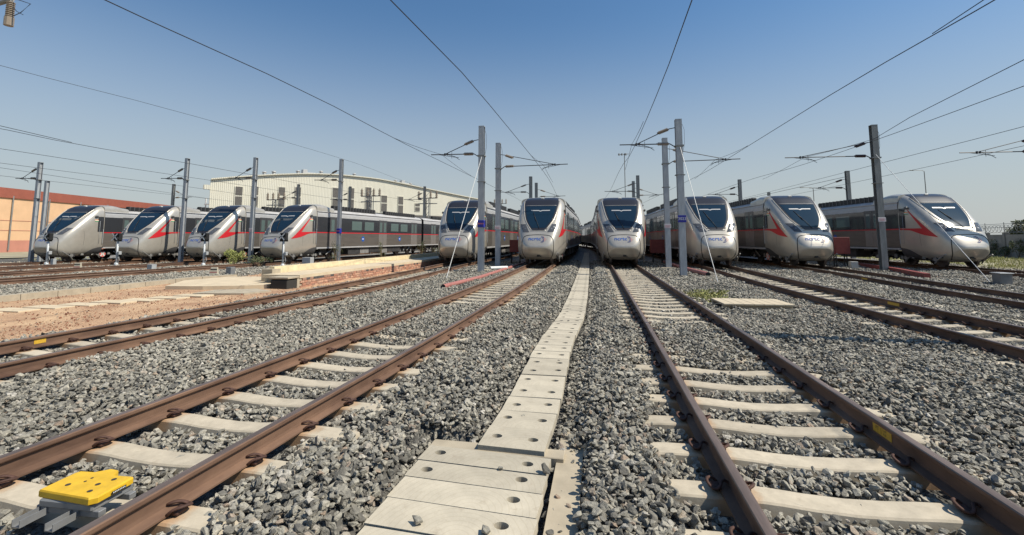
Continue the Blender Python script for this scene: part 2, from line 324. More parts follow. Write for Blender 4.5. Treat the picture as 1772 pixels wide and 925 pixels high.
CX = {k: cline(k) for k in TR}
XW = pchip([0, 3.95, 5, 7.7, 11.4, 21.3, 44, 60, 72, 90], [-.73, -.77, -.74, -.77, -.66, -.79, -1.25, -1.7, -2.6, -5.4])   # walkway centre
ZW = -.22
def sl_positions(k):
    if k == 7: a = [3.02, 3.6] + [3.6 + .62 * i for i in range(1, 60)]; a = [2.4, 1.8] + a
    elif k == 6: a = [2.05, 2.66, 3.32, 3.98] + [3.98 + .65 * i for i in range(1, 56)]
    elif k == 5: a = [3.2 + .64 * i for i in range(50)]
    elif k == 8: a = [6.6 + .63 * i for i in range(44)]
    else: a = []
    return [y for y in a if y < 40]
SLP = {k: sl_positions(k) for k in (5, 6, 7, 8)}
def bump1(y, a, b, s=.6):   # 1 between a and b
    f = lambda t: 1 / (1 + math.exp(-t / (s * .25)))
    return f(y - a) * f(b - y)
def vb(y, a, b, s=.6):
    f = lambda t: 1 / (1 + np.exp(-np.clip(t / (s * .25), -40, 40)))
    return f(y - a) * f(b - y)
CXT = {k: (np.linspace(-1, 110, 400), np.array([CX[k](t) for t in np.linspace(-1, 110, 400)])) for k in TR}
XWT = (np.linspace(0, 90, 300), np.array([XW(t) for t in np.linspace(0, 90, 300)]))
def vcx(k, y): return np.interp(y, *CXT[k])
def vnoise(x, y, s, seed=0.):
    a = np.sin(x * s * 1.3 + 1.7 * np.sin(y * s * .9 + seed) + seed * 2.1) + np.sin(y * s * 1.1 + 1.3 * np.sin(x * s * 1.7 + seed * 1.3) + seed) + .5 * np.sin((x + y) * s * 2.3 + seed * 3)
    return a / 2.5
def H(x, y):
    x = np.asarray(x, float); y = np.asarray(y, float)
    h = -.175 + .03 * vnoise(x, y, 1.9, 1.) + .02 * vnoise(x, y, 5.1, 2.)
    near = np.zeros_like(h)
    for k in (5, 6, 7, 8, 9):
        dx = np.abs(x - vcx(k, y)); wf = {5: .74, 6: 1.05, 7: 1.08, 8: .74, 9: .8}[k] + .13 * vnoise(x, y, 3.3, 7. + k); f = vb(dx, -5, wf, .18); near = np.maximum(near, f)
        lvl = -.232 + .008 * vnoise(x, y, 4., 3.)
        if k == 7: lvl = lvl + .10 * vb(y, 7.0, 10.2, 1.2)
        if k == 6: lvl = lvl + .11 * vb(y, 7.6, 12.0, 1.2) * (.9 + .2 * vnoise(x, y, 2, 4.))
        if k == 5: lvl = lvl + .07 * vb(y, 8.6, 14.0, 1.2)
        if k == 8: lvl = lvl + .06 * vb(y, 4.0, 9.0, 1.2)
        if k == 9: lvl = lvl + .05
        h = h * (1 - f) + lvl * f
    # shoulders heaped on the inner side of the walkway trench
    xw = np.interp(y, *XWT); dw = x - xw
    tr = vb(dw, -.42, .55, .25)
    h = h + .07 * vb(dw, -1.15, -.45, .3) * (1 - near) + .06 * vb(dw, .55, 1.15, .3) * (1 - near)
    h = h * (1 - tr) + (-.30) * tr
    wide = vb(dw, -.86, .62, .10) * vb(y, -3, 4.22, .08); h = h * (1 - wide) + (-.31) * wide
    # soil strip between kerb and the fifth track
    so = vb(x, -17.6, -10.4, .5); h = h * (1 - so) + (-.40) * so
    lf = vb(x, -80, -17.4, .4); h = h * (1 - lf) + (-.27 + .03 * vnoise(x, y, 1.2, 5.)) * lf
    rt = vb(x, 13.5, 80, .8); h = h + .05 * rt * vnoise(x, y, .9, 6.)
    return h

# ------------------------------------------------------------------ ground
g = MB(); g.box(-1500, 1500, -300, 2500, -.9, -.62)
tag(g.obj('ground', 'earth'), kind='structure')
def sheet(name, matn, xs, ys, zf, kind):
    X, Y = np.meshgrid(xs, ys); Z = zf(X, Y); b = MB(); nx = len(xs)
    vs = np.stack([X.ravel(), Y.ravel(), Z.ravel()], 1)
    b.add(vs, [(j * nx + i, j * nx + i + 1, (j + 1) * nx + i + 1, (j + 1) * nx + i) for j in range(len(ys) - 1) for i in range(nx - 1)])
    o = b.obj(name, matn, smooth=True); tag(o, kind=kind); return o
ysn = np.concatenate([np.arange(.6, 12, .12), np.arange(12, 34, .35), [34.]])
xsn = np.concatenate([np.arange(-60, -18, .7), np.arange(-18, -9.5, .2), np.arange(-9.5, 9, .1), np.arange(9, 24, .3), np.arange(24, 27, 1.)])
sheet('ballast_ground', 'bednear', xsn, ysn, lambda X, Y: H(X, Y) - .055, 'structure')
sheet('far_ballast_ground', 'bed', xsn[::3], np.arange(34, 131, 2.), lambda X, Y: H(X, Y) - .05, 'structure')
# red soil strip
def soilz(X, Y): return -.305 + .025 * vnoise(X, Y, 1.1, 8.) - .07 * vb(X, -10.35, 0, .5)
sheet('soil_ground', 'soil', np.arange(-18.0, -9.8, .16), np.concatenate([np.arange(3, 30, .2), np.arange(30, 60, 1.)]), soilz, 'structure')
# grassy strip beyond the right hand tracks
sheet('verge_ground', 'earth', np.arange(22.8, 120, 1.2), np.arange(8, 160, 2.), lambda X, Y: -.21 + .05 * vnoise(X, Y, .5, 3.) - .2 * vb(X, 0, 23.2, .5), 'structure')
sheet('yard_ground', 'earth', np.arange(-130, -52, 2.), np.arange(8, 160, 2.), lambda X, Y: -.24 + .03 * vnoise(X, Y, .5, 3.), 'structure')

# ------------------------------------------------------------------ ballast stones
def stone_mesh(i):
    import bmesh
    r = random.Random(100 + i); bm = bmesh.new()
    sx, sy, sz = 1, r.uniform(.55, .9), r.uniform(.38, .68)
    for _ in range(13):
        v = Vector((r.gauss(0, 1), r.gauss(0, 1), r.gauss(0, 1))).normalized() * r.uniform(.82, 1.12)
        bm.verts.new((v.x * sx * .5, v.y * sy * .5, v.z * sz * .5))
    bmesh.ops.convex_hull(bm, input=bm.verts)
    for v in [v for v in bm.verts if not v.link_faces]: bm.verts.remove(v)
    bmesh.ops.bevel(bm, geom=list(bm.edges), offset=.018, segments=1, affect='EDGES')
    me = bpy.data.meshes.new('stone_shape'); bm.to_mesh(me); bm.free(); me.materials.append(M['stone']); return me
scol = bpy.data.collections.new('stone_shapes')
for i in range(10): scol.objects.link(bpy.data.objects.new('stone_shape', stone_mesh(i)))

def scatter():
    zones = [(1.4, 4.2, 760, .063, 2), (4.2, 7, 620, .063, 2), (7, 11, 430, .067, 1), (11, 16, 300, .073, 1), (16, 24, 190, .085, 1), (24, 36, 85, .115, 1)]
    out = []
    fwd = np.array([.187, .9776]) * np.array([-1, 1]); right = np.array([.982, .187])
    for r0, r1, dens, size, layers in zones:
        A = 2 * 1.24 * r1 * (r1 - 0) ; n = int(A * dens)
        dep = rng.uniform(max(r0 - 1, .6), r1, n * 1); lat = rng.uniform(-1.24 * r1, 1.24 * r1, n)
        keep = np.abs(lat) < 1.24 * dep + .6
        dep, lat = dep[keep], lat[keep]
        # thin to the wanted density
        frac = dens * 2 * 1.24 * r1 * (r1 - max(r0 - 1, .6)) / n
        x = dep * (-.1867) + lat * .982; y = dep * .9776 + lat * .187
        rr = dep
        keep = (rr >= r0) & (rr < r1)
        if frac < 1: keep &= rng.random(len(x)) < frac
        x, y = x[keep], y[keep]
        n = len(x); z = H(x, y) + rng.uniform(-.028, .012, n) * (size / .066)
        s = size * np.exp(rng.normal(0, .27, n)); s = np.clip(s, size * .5, size * 1.9)
        ok = (y > .7) & (x > -62) & (x < 23.2)
        # soil strip and platform carry no ballast
        ok &= ~((x > -17.3) & (x < -9.95 + .25 * vnoise(x, y, 3.))) | ((x > -17.3) & (x < -9.9) & (rng.random(n) < .04) & (y < 14) & (x > -11.2))
        near = np.zeros(n, bool)
        for k in TR:
            cx = vcx(k, y); dx = np.abs(x - cx); zl = TR[k][1]
            rail = np.abs(dx - .7535) < .085 + s * .3
            ok &= ~rail
        for k in SLP:
            cx = vcx(k, y); dx = np.abs(x - cx); ps = np.array(SLP[k]); j = np.argmin(np.abs(y[:, None] - ps[None, :]), 1); dy = np.abs(y - ps[j])
            lim = {5: .80, 6: 1.12, 7: 1.16, 8: .80}[k] + .14 * vnoise(x, y, 3.3, 7. + k); on = (dx < lim) & (dy < .125 + s * .22) & (z < -.165)
            ok &= ~(on & (rng.random(n) > .035))
        xw = np.interp(y, *XWT); dw = x - xw
        on = (np.abs(dw) < .31 + s * .25) & (y > 3.9); ok &= ~(on & (rng.random(n) > .0015))
        on2 = (dw > -.76) & (dw < .36) & (y < 4.15) & (y > 1); ok &= ~(on2 & (rng.random(n) > .004))
        z = np.where(on | on2, ZW + s * .25, z)
        strip = (dw > .36) & (dw < .62) & (y < 4.2) & (rng.random(n) < .72); ok &= ~strip
        strip = (dw > -.70) & (dw < -.3) & (y > 3.9) & (y < 4.13) & (rng.random(n) < .85); ok &= ~strip
        # clear spot for the yellow cover and boards, bases
        ok &= ~((x > -3.62) & (x < -3.0) & (y > 2.32) & (y < 2.8))
        ok &= ~((x > 2.9) & (x < 4.9) & (y > 12.5) & (y < 14.0))
        out.append(np.stack([x, y, z, s], 1)[ok])
        if layers == 2:   # a second sparse layer lying on top
            m = rng.random(len(out[-1])) < .30; t = out[-1][m].copy(); t[:, :2] += rng.normal(0, .03, (len(t), 2)); t[:, 2] += .028
            cxs = [np.abs(np.abs(t[:, 0] - vcx(k, t[:, 1])) - .7535) < .13 for k in (5, 6, 7, 8)]
            bad = np.any(cxs, 0)
            for k in SLP:
                ps = np.array(SLP[k]); dy = np.min(np.abs(t[:, 1][:, None] - ps[None, :]), 1); bad |= (np.abs(t[:, 0] - vcx(k, t[:, 1])) < 1.35) & (dy < .155) & (t[:, 2] < -.14)
            xw = np.interp(t[:, 1], *XWT); bad |= np.abs(t[:, 0] - xw) < .36; bad |= (t[:, 0] - xw > -.82) & (t[:, 0] - xw < .36) & (t[:, 1] < 4.2)
            out.append(t[~bad])
    P = np.concatenate(out); return P
def stone_tint(P):
    x, y = P[:, 0], P[:, 1]; t = .5 + .28 * vnoise(x, y, .8, 9.) + .16 * vnoise(x, y, 2.7, 2.); r_ = np.zeros(len(P))
    for k in TR: r_ = np.maximum(r_, np.exp(-((np.abs(x - vcx(k, y)) - .75) / .22)**2))
    return np.clip(t, 0, 1) + 2 * np.clip(r_ * (.35 + .3 * vnoise(x, y, 1.9, 6.)), 0, .9)
P = scatter()
print('stones', len(P))
me = bpy.data.meshes.new('ballast_stones'); me.vertices.add(len(P)); me.vertices.foreach_set('co', P[:, :3].ravel())
a = me.attributes.new('rot', 'FLOAT_VECTOR', 'POINT'); rv = rng.normal(0, .42, (len(P), 3)); rv[:, 2] = rng.uniform(0, 6.283, len(P)); a.data.foreach_set('vector', rv.ravel())
a = me.attributes.new('tint', 'FLOAT', 'POINT'); a.data.foreach_set('value', stone_tint(P))
a = me.attributes.new('siz', 'FLOAT', 'POINT'); a.data.foreach_set('value', P[:, 3].copy())
a = me.attributes.new('pick', 'INT', 'POINT'); a.data.foreach_set('value', rng.integers(0, 10, len(P)).astype(np.int32))
ob = link('ballast_stones', me); tag(ob, 'loose grey crushed stone ballast between the rails', 'ballast', kind='stuff')
gn = bpy.data.node_groups.new('scatter_stones', 'GeometryNodeTree'); gn.interface.new_socket('Geometry', in_out='INPUT', socket_type='NodeSocketGeometry'); gn.interface.new_socket('Geometry', in_out='OUTPUT', socket_type='NodeSocketGeometry')
N = gn.nodes; gi = N.new('NodeGroupInput'); go = N.new('NodeGroupOutput'); iop = N.new('GeometryNodeInstanceOnPoints'); ci = N.new('GeometryNodeCollectionInfo')
ci.inputs['Collection'].default_value = scol; ci.inputs['Separate Children'].default_value = True; ci.inputs['Reset Children'].default_value = True
def attr(nm, tp):
    q = N.new('GeometryNodeInputNamedAttribute'); q.data_type = tp; q.inputs['Name'].default_value = nm; return [s for s in q.outputs if s.enabled][0]
gn.links.new(gi.outputs[0], iop.inputs['Points']); gn.links.new(ci.outputs[0], iop.inputs['Instance']); iop.inputs['Pick Instance'].default_value = True
gn.links.new(attr('pick', 'INT'), iop.inputs['Instance Index']); gn.links.new(attr('rot', 'FLOAT_VECTOR'), iop.inputs['Rotation']); gn.links.new(attr('siz', 'FLOAT'), iop.inputs['Scale'])
gn.links.new(iop.outputs[0], go.inputs[0])
md = ob.modifiers.new('stones', 'NODES'); md.node_group = gn

def soilstones():
    n = 26000; y = 3 + 27 * rng.random(n)**1.5; x = rng.uniform(-17.3, -9.7, n); k = (rng.random(n) < .25 + .6 * (vnoise(x, y, 1.3, 4.) > .05)) & ~((x > -13.5) & (x < -11.2) & (y > 15.8)) & ~((x > -17) & (x < -11.8) & (y > 14) & (y < 19.2))
    x, y = x[k], y[k]; n = len(x); z = soilz(x, y); s_ = np.clip(.032 * np.exp(rng.normal(0, .4, n)), .012, .09)
    me = bpy.data.meshes.new('soil_rubble'); me.vertices.add(n); me.vertices.foreach_set('co', np.stack([x, y, z + s_ * .15], 1).ravel())
    a = me.attributes.new('rot', 'FLOAT_VECTOR', 'POINT'); a.data.foreach_set('vector', rng.uniform(0, 6.283, n * 3))
    a = me.attributes.new('siz', 'FLOAT', 'POINT'); a.data.foreach_set('value', s_)
    a = me.attributes.new('pick', 'INT', 'POINT'); a.data.foreach_set('value', rng.integers(0, 6, n).astype(np.int32))
    o = link('soil_rubble', me); tag(o, 'small brick red rubble strewn over the bare soil', 'rubble', kind='stuff')
    m2 = M['stone'].copy(); m2.name = 'brick rubble'; cr = [q for q in m2.node_tree.nodes if q.type == 'VALTORGB'][0]
    for e, c_ in zip(cr.color_ramp.elements, [(.22, .09, .055), (.30, .13, .08), (.36, .17, .11), (.42, .24, .15), (.40, .30, .20), (.28, .25, .22), (.44, .36, .25), (.5, .42, .32)]): e.color = (*c_, 1)
    c2 = bpy.data.collections.new('rubble_shapes')
    for i in range(6):
        q = scol.objects[i].data.copy(); q.materials.clear(); q.materials.append(m2); c2.objects.link(bpy.data.objects.new('rubble_shape', q))
    g2 = gn.copy(); [q for q in g2.nodes if q.bl_idname == 'GeometryNodeCollectionInfo'][0].inputs['Collection'].default_value = c2
    md = o.modifiers.new('stones', 'NODES'); md.node_group = g2
soilstones()
# ------------------------------------------------------------------ rails, sleepers, clips
RP = [(-.075, -.172), (.075, -.172), (.075, -.160), (.012, -.142), (.0085, -.120), (.0085, -.052), (.033, -.038), (.036, -.030), (.036, -.010), (.030, -.002), (.012, 0), (-.012, 0), (-.030, -.002), (-.036, -.010), (-.036, -.030), (-.033, -.038), (-.0085, -.052), (-.0085, -.120), (-.012, -.142), (-.075, -.160)]
def rail(k, side, label, y0, y1):
    b = MB(); secs = []; ys = np.arange(y0, y1, 1.2 if k in (5, 6, 7, 8) else 2.5); zl = TR[k][1]
    for y in ys:
        x = CX[k](y); t = (CX[k](y + .1) - CX[k](y - .1)) / .2; L = math.hypot(1, t); nx, ny = 1 / L, -t / L
        secs.append([(x + nx * (side * .7535 + p[0]), y + ny * (side * .7535 + p[0]), zl + p[1]) for p in RP])
    n = len(RP); b.loft(secs)
    o = b.obj('rail', ['rust', 'railhead'])
    for i, f in enumerate(o.data.polygons):
        if i < len(b.f) - 2 and (i % n) in (9, 10, 11, 12): f.material_index = 1
    tag(o, label, 'rail', 'rails of the stabling tracks'); return o
nm = {1: 'the leftmost parked train', 2: 'the second parked train from the left', 3: 'the third parked train from the left', 4: 'the train in front of the long pale shed wall', 5: 'the train beside the brick edged path',
      6: 'the train left of the slab walkway', 7: 'the train right of the slab walkway', 8: 'the train behind the mast with the 3023 plate', 9: 'the second train from the right', 10: 'the rightmost parked train'}
RAILS = {}
for k in TR:
    y0 = {1: 12, 2: 8, 3: 8, 4: 6, 5: -.8, 6: -.8, 7: -.8, 8: -.8, 9: 2, 10: 12}[k]; y1 = TR[k][0][-1][1]
    for s_ in (-1, 1):
        RAILS[(k, s_)] = rail(k, s_, f"{'left' if s_ < 0 else 'right'} rusty rail under {nm[k]}", y0, y1)

def clip_mesh():
    b = MB(); r = .0095
    # an elastic rail clip: a looped bar
    pts = [(.02, -.045, .004), (.045, -.04, .030), (.075, -.02, .040), (.085, .01, .034), (.070, .035, .018), (.045, .045, .012), (.02, .035, .026), (.005, .012, .042), (-.02, -.005, .038), (-.045, .004, .020), (-.058, .01, .006)]
    P = [Vector(p) for p in pts]; S = []
    for i in range(len(P) - 1):
        p0 = P[max(i - 1, 0)]; p1 = P[i]; p2 = P[i + 1]; p3 = P[min(i + 2, len(P) - 1)]
        for t in (0, .33, .66): S.append(.5 * ((2 * p1) + (p2 - p0) * t + (2 * p0 - 5 * p1 + 4 * p2 - p3) * t * t + (3 * p1 - p0 - 3 * p2 + p3) * t**3))
    S.append(P[-1]); b.tube(S, r, 6)
    b.box(.012, .062, -.03, .03, -.012, .016, .004); return b.mesh('rail_clip', 'clip', True)
CLIP = clip_mesh()
def sleeper_mesh():
    b = MB(); xs = [-1.3, -1.29, -1.1, -.95, -.56, -.45, -.25, 0, .25, .45, .56, .95, 1.1, 1.29, 1.3]
    top = [-.030, -.018, -.003, 0, 0, -.005, -.020, -.028, -.020, -.005, 0, 0, -.003, -.018, -.030]
    secs = []
    for x, t in zip(xs, top):
        e = .012 if abs(x) > 1.295 else 0
        secs.append([(x, -.14 + e, -.24), (x, .14 - e, -.24), (x, .108 - e, t - .012), (x, .096 - e, t), (x, -.096 + e, t), (x, -.108 + e, t - .012)])
    b.loft(secs); me = b.mesh('sleeper', 'sleeper', True); me.set_sharp_from_angle(angle=R(35)); return me
SLM = sleeper_mesh(); CHM = MB()
nsl = 0
ONES = 'zeroth first second third fourth fifth sixth seventh eighth ninth tenth eleventh twelfth thirteenth fourteenth fifteenth sixteenth seventeenth eighteenth nineteenth'.split()
TENS = {2: 'twent', 3: 'thirt', 4: 'fort', 5: 'fift', 6: 'sixt', 7: 'sevent', 8: 'eight', 9: 'ninet', 10: 'hundred', 11: 'hundred', 12: 'hundred', 13: 'hundred'}
def ordinal(n):
    if n < 20: return ONES[n]
    if n >= 100: return 'hundred and ' + ordinal(n - 100) if n > 100 else 'hundredth'
    t, o = divmod(n, 10); return TENS[t] + ('ieth' if o == 0 else 'y-' + ONES[o])
cnt = {}; wsh = {5: 'track beside the brick edged path', 6: 'track just left of the walkway', 7: 'track just right of the walkway', 8: 'track passing the 3023 mast'}
where = {5: 'the brick edged path', 6: 'the left side of the slab walkway', 7: 'the right side of the slab walkway', 8: 'the 3023 mast'}
for k in SLP:
    ps = SLP[k]
    for i, y in enumerate(ps):
        if y > {5: 24, 6: 27, 7: 27, 8: 26}[k]: break
        if y < {5: 3, 6: 1.3, 7: 1.5, 8: 6}[k]: continue
        x = CX[k](y); t = (CX[k](y + .1) - CX[k](y - .1)) / .2
        o = link('sleeper', SLM); o.location = (x, y, -.186); o.rotation_euler = (0, 0, -math.atan(t) + random.uniform(-.006, .006)); nsl += 1
        cnt[k] = cnt.get(k, 0) + 1; tag(o, f'{ordinal(cnt[k])} concrete sleeper from the near end, {wsh[k]}', 'sleeper', f'sleepers of the track {wsh[k]}')
        if k == 6 and abs(y - 2.66) < .1: o['label'] = 'concrete sleeper carrying the yellow cover box'; del o['group']
        if y < 13:
            for s_ in (-1, 1):
                for q in (-1, 1):
                    c = link('rail_clip', CLIP, o); c.location = (s_ * .7535 + q * .052, 0, .022)
                    c.rotation_euler = (0, 0, 0 if q > 0 else math.pi); c.scale = (1.2, 1.4, 1.0)
# ------------------------------------------------------------------ slab walkway
def slab(x0, x1, yw0, yw1, holes, name='cover_slab', zt=ZW, th=.07):
    # plate with round finger holes, in local coordinates
    import bmesh
    b = MB(); cx, cy = (x0 + x1) / 2, (yw0 + yw1) / 2; W_, D_ = (x1 - x0) / 2, (yw1 - yw0) / 2
    cuts = sorted(holes)
    # top assembled as cells; each hole cell is a square ring around a circle
    hr = .048; cell = .075
    xs = [-W_]; 
    for hx, hy in cuts: xs += [hx - cell, hx + cell]
    xs += [W_]
    for i in range(len(xs) - 1):
        a0, a1 = xs[i], xs[i + 1]
        if a1 - a0 < 1e-4: continue
        if i % 2 == 0: b.quad((a0, -D_, 0), (a1, -D_, 0), (a1, D_, 0), (a0, D_, 0))
        else:
            hx, hy = cuts[i // 2]
            b.quad((a0, -D_, 0), (a1, -D_, 0), (a1, hy - cell, 0), (a0, hy - cell, 0)); b.quad((a0, hy + cell, 0), (a1, hy + cell, 0), (a1, D_, 0), (a0, D_, 0))
            n = 24; ring = []; sq = []
            for q in range(n):
                an = 2 * math.pi * q / n; c_, s_ = math.cos(an), math.sin(an); m_ = cell / max(abs(c_), abs(s_)); ring.append((hx + c_ * hr, hy + s_ * hr * .8, 0)); sq.append((hx + c_ * m_, hy + s_ * m_, 0))
            o_ = ring + sq + [(p[0], p[1], -.06) for p in ring]
            b.add(o_, [(q, n + q, n + (q + 1) % n, (q + 1) % n) for q in range(n)] + [(q, (q + 1) % n, 2 * n + (q + 1) % n, 2 * n + q) for q in range(n)])
            b.cur = 1; b.add([(p[0], p[1], -.06) for p in ring], [tuple(range(n))]); b.cur = 0
    b.quad((-W_, -D_, 0), (-W_, -D_, -th), (W_, -D_, -th), (W_, -D_, 0)); b.quad((W_, -D_, 0), (W_, -D_, -th), (W_, D_, -th), (W_, D_, 0))
    b.quad((W_, D_, 0), (W_, D_, -th), (-W_, D_, -th), (-W_, D_, 0)); b.quad((-W_, D_, 0), (-W_, D_, -th), (-W_, -D_, -th), (-W_, -D_, 0)); b.quad((-W_, -D_, -th), (-W_, D_, -th), (W_, D_, -th), (W_, -D_, -th))
    return b.mesh(name, ['slab', 'dkhole'])
wide_y = [3.93, 3.66, 3.40, 3.11, 2.80, 2.48, 2.16, 1.85]
ordn = ['topmost', 'second', 'third', 'fourth', 'fifth', 'sixth', 'seventh']
for i in range(len(wide_y) - 1):
    y1, y0 = wide_y[i], wide_y[i + 1]; ho = [(-.39, .02), (.36, 0)] if i == 0 else ([(-.40, .0), (.35, .03)] if i == 1 else [(.38 - .02 * i, .03)])
    o = link('cover_slab', slab(0, 1.06, y0 + .006, y1 - .006, ho)); o.location = (-.955 + .53 * 0, (y0 + y1) / 2, ZW + random.uniform(-.003, .003)); o.rotation_euler = (0, 0, -.05 + random.uniform(-.006, .006))
    tag(o, f'wide pale concrete cover slab, {ordn[i]} of the wide slabs at the near end of the walkway', 'cover slab')
SM = [slab(0, .58, 0, .40, [(-.17, .0), (.16, -.01)]), slab(0, .58, 0, .40, [(-.18, .03), (.17, .02)]), slab(0, .58, 0, .40, [(-.16, -.03), (.17, .03)])]
y = 3.97; i = 0
while y < 58:
    st = .425; yc = y + st / 2; o = link('cover_slab', SM[i % 3]); t = (XW(yc + .2) - XW(yc - .2)) / .4
    o.location = (XW(yc) + random.uniform(-.008, .008), yc, ZW + .018 + random.uniform(-.004, .004)); o.rotation_euler = (random.uniform(-.006, .006), random.uniform(-.006, .006), -math.atan(t) + random.uniform(-.012, .012)); o.scale = (1, 1.035, 1)
    if i == 0: tag(o, 'nearest narrow cover slab with two round holes, just beyond the wide slabs', 'cover slab')
    else: tag(o, f'{ordinal(i + 1)} narrow cover slab beyond the wide slabs of the walkway', 'cover slab', 'narrow cover slabs of the walkway')
    y += st; i += 1
b = MB(); b.box(-1.50, -.32, 3.96, 4.12, -.34, ZW - .02, .006); tag(b.obj('trough_edge', 'trough'), 'sandy concrete cross edge where the wide slabs meet the narrow ones', 'trough edge')
b = MB()
for yy in np.arange(1.0, 4.6, .6): b.box(XW(yy) + .385, XW(yy) + .60, yy, yy + .6, -.34, ZW - .055)
tag(b.obj('trough_wall', 'trough'), 'sandy trough side wall showing right of the wide cover slabs', 'trough wall')

# pale trough line between tracks 8 and 9
b = MB(); ys = np.arange(8, 30, 1.)
tp = pchip([8, 11.9, 15.2, 18.3, 23, 30], [9.15, 8.92, 8.6, 8.47, 8.7, 8.9])
b.loft([[(tp(t) - .17, t, -.3), (tp(t) + .17, t, -.3), (tp(t) + .17, t, -.19), (tp(t) - .17, t, -.19)] for t in ys])
tag(b.obj('cable_trough', 'slab'), 'long pale cable trough running between the two right hand tracks', 'cable trough')

# ------------------------------------------------------------------ trains
zt = pchip([1.55, 1.56, 1.60, 1.70, 1.85, 2.0, 2.17, 2.45, 2.8, 3.3, 3.8, 4.25, 4.65], [1.04, 1.11, 1.20, 1.38, 1.62, 1.83, 2.09, 2.42, 2.79, 3.29, 3.74, 4.08, 4.22])
zb = pchip([1.55, 1.56, 1.6, 1.7, 1.9, 2.2, 2.6, 4.65], [1.04, .99, .93, .80, .57, .37, .28, .28])
Wf = pchip([1.55, 1.56, 1.6, 1.7, 1.85, 2.0, 2.33, 2.66, 3.2, 4.0, 4.65], [.001, .37, .57, .77, .93, 1.04, 1.20, 1.31, 1.41, 1.48, 1.5])
zc = pchip([1.55, 2.0, 2.66, 3.5, 4.65], [1.04, 1.10, 1.3, 1.6, 1.75])
nf = pchip([1.55, 2.0, 2.66, 4.2, 4.65], [3.0, 4.0, 5.0, 6.0, 6.0])
def wside(s, z):
    W, c = Wf(s), zc(s)
    if z >= c: t = (z - c) / max(zt(s) - c, 1e-6); n = nf(s)
    else: t = (c - z) / max(c - zb(s), 1e-6); n = 3.8
    return W * max(0, 1 - min(t, 1)**n)**(1 / n)
def sfront(w, z):
    w = abs(w); lo, hi = 1.55, 6.0
    f = lambda s: (zb(s) < z < zt(s)) and wside(s, z) >= w
    if not f(4.65): return 4.65
    hi = 4.65
    for _ in range(22):
        m = (lo + hi) / 2
        if f(m): hi = m
        else: lo = m
    return hi
def pfront(w, z, off):
    s = sfront(w, z); e = .02
    dw = (sfront(w + e, z) - sfront(w - e, z)) / (2 * e); dz = (sfront(w, z + e) - sfront(w, z - e)) / (2 * e)
    n = Vector((dw, -1, dz)).normalized(); return Vector((w, s, z)) + n * off
def pside(s, z, sg, off):
    e = .02; w0 = wside(s, z); ds = (wside(s + e, z) - wside(s - e, z)) / (2 * e); dz = (wside(s, z + e) - wside(s, z - e)) / (2 * e)
    n = Vector((1, -ds, -dz)).normalized(); v = Vector((w0, s, z)) + n * off; return Vector((sg * v.x, v.y, v.z))
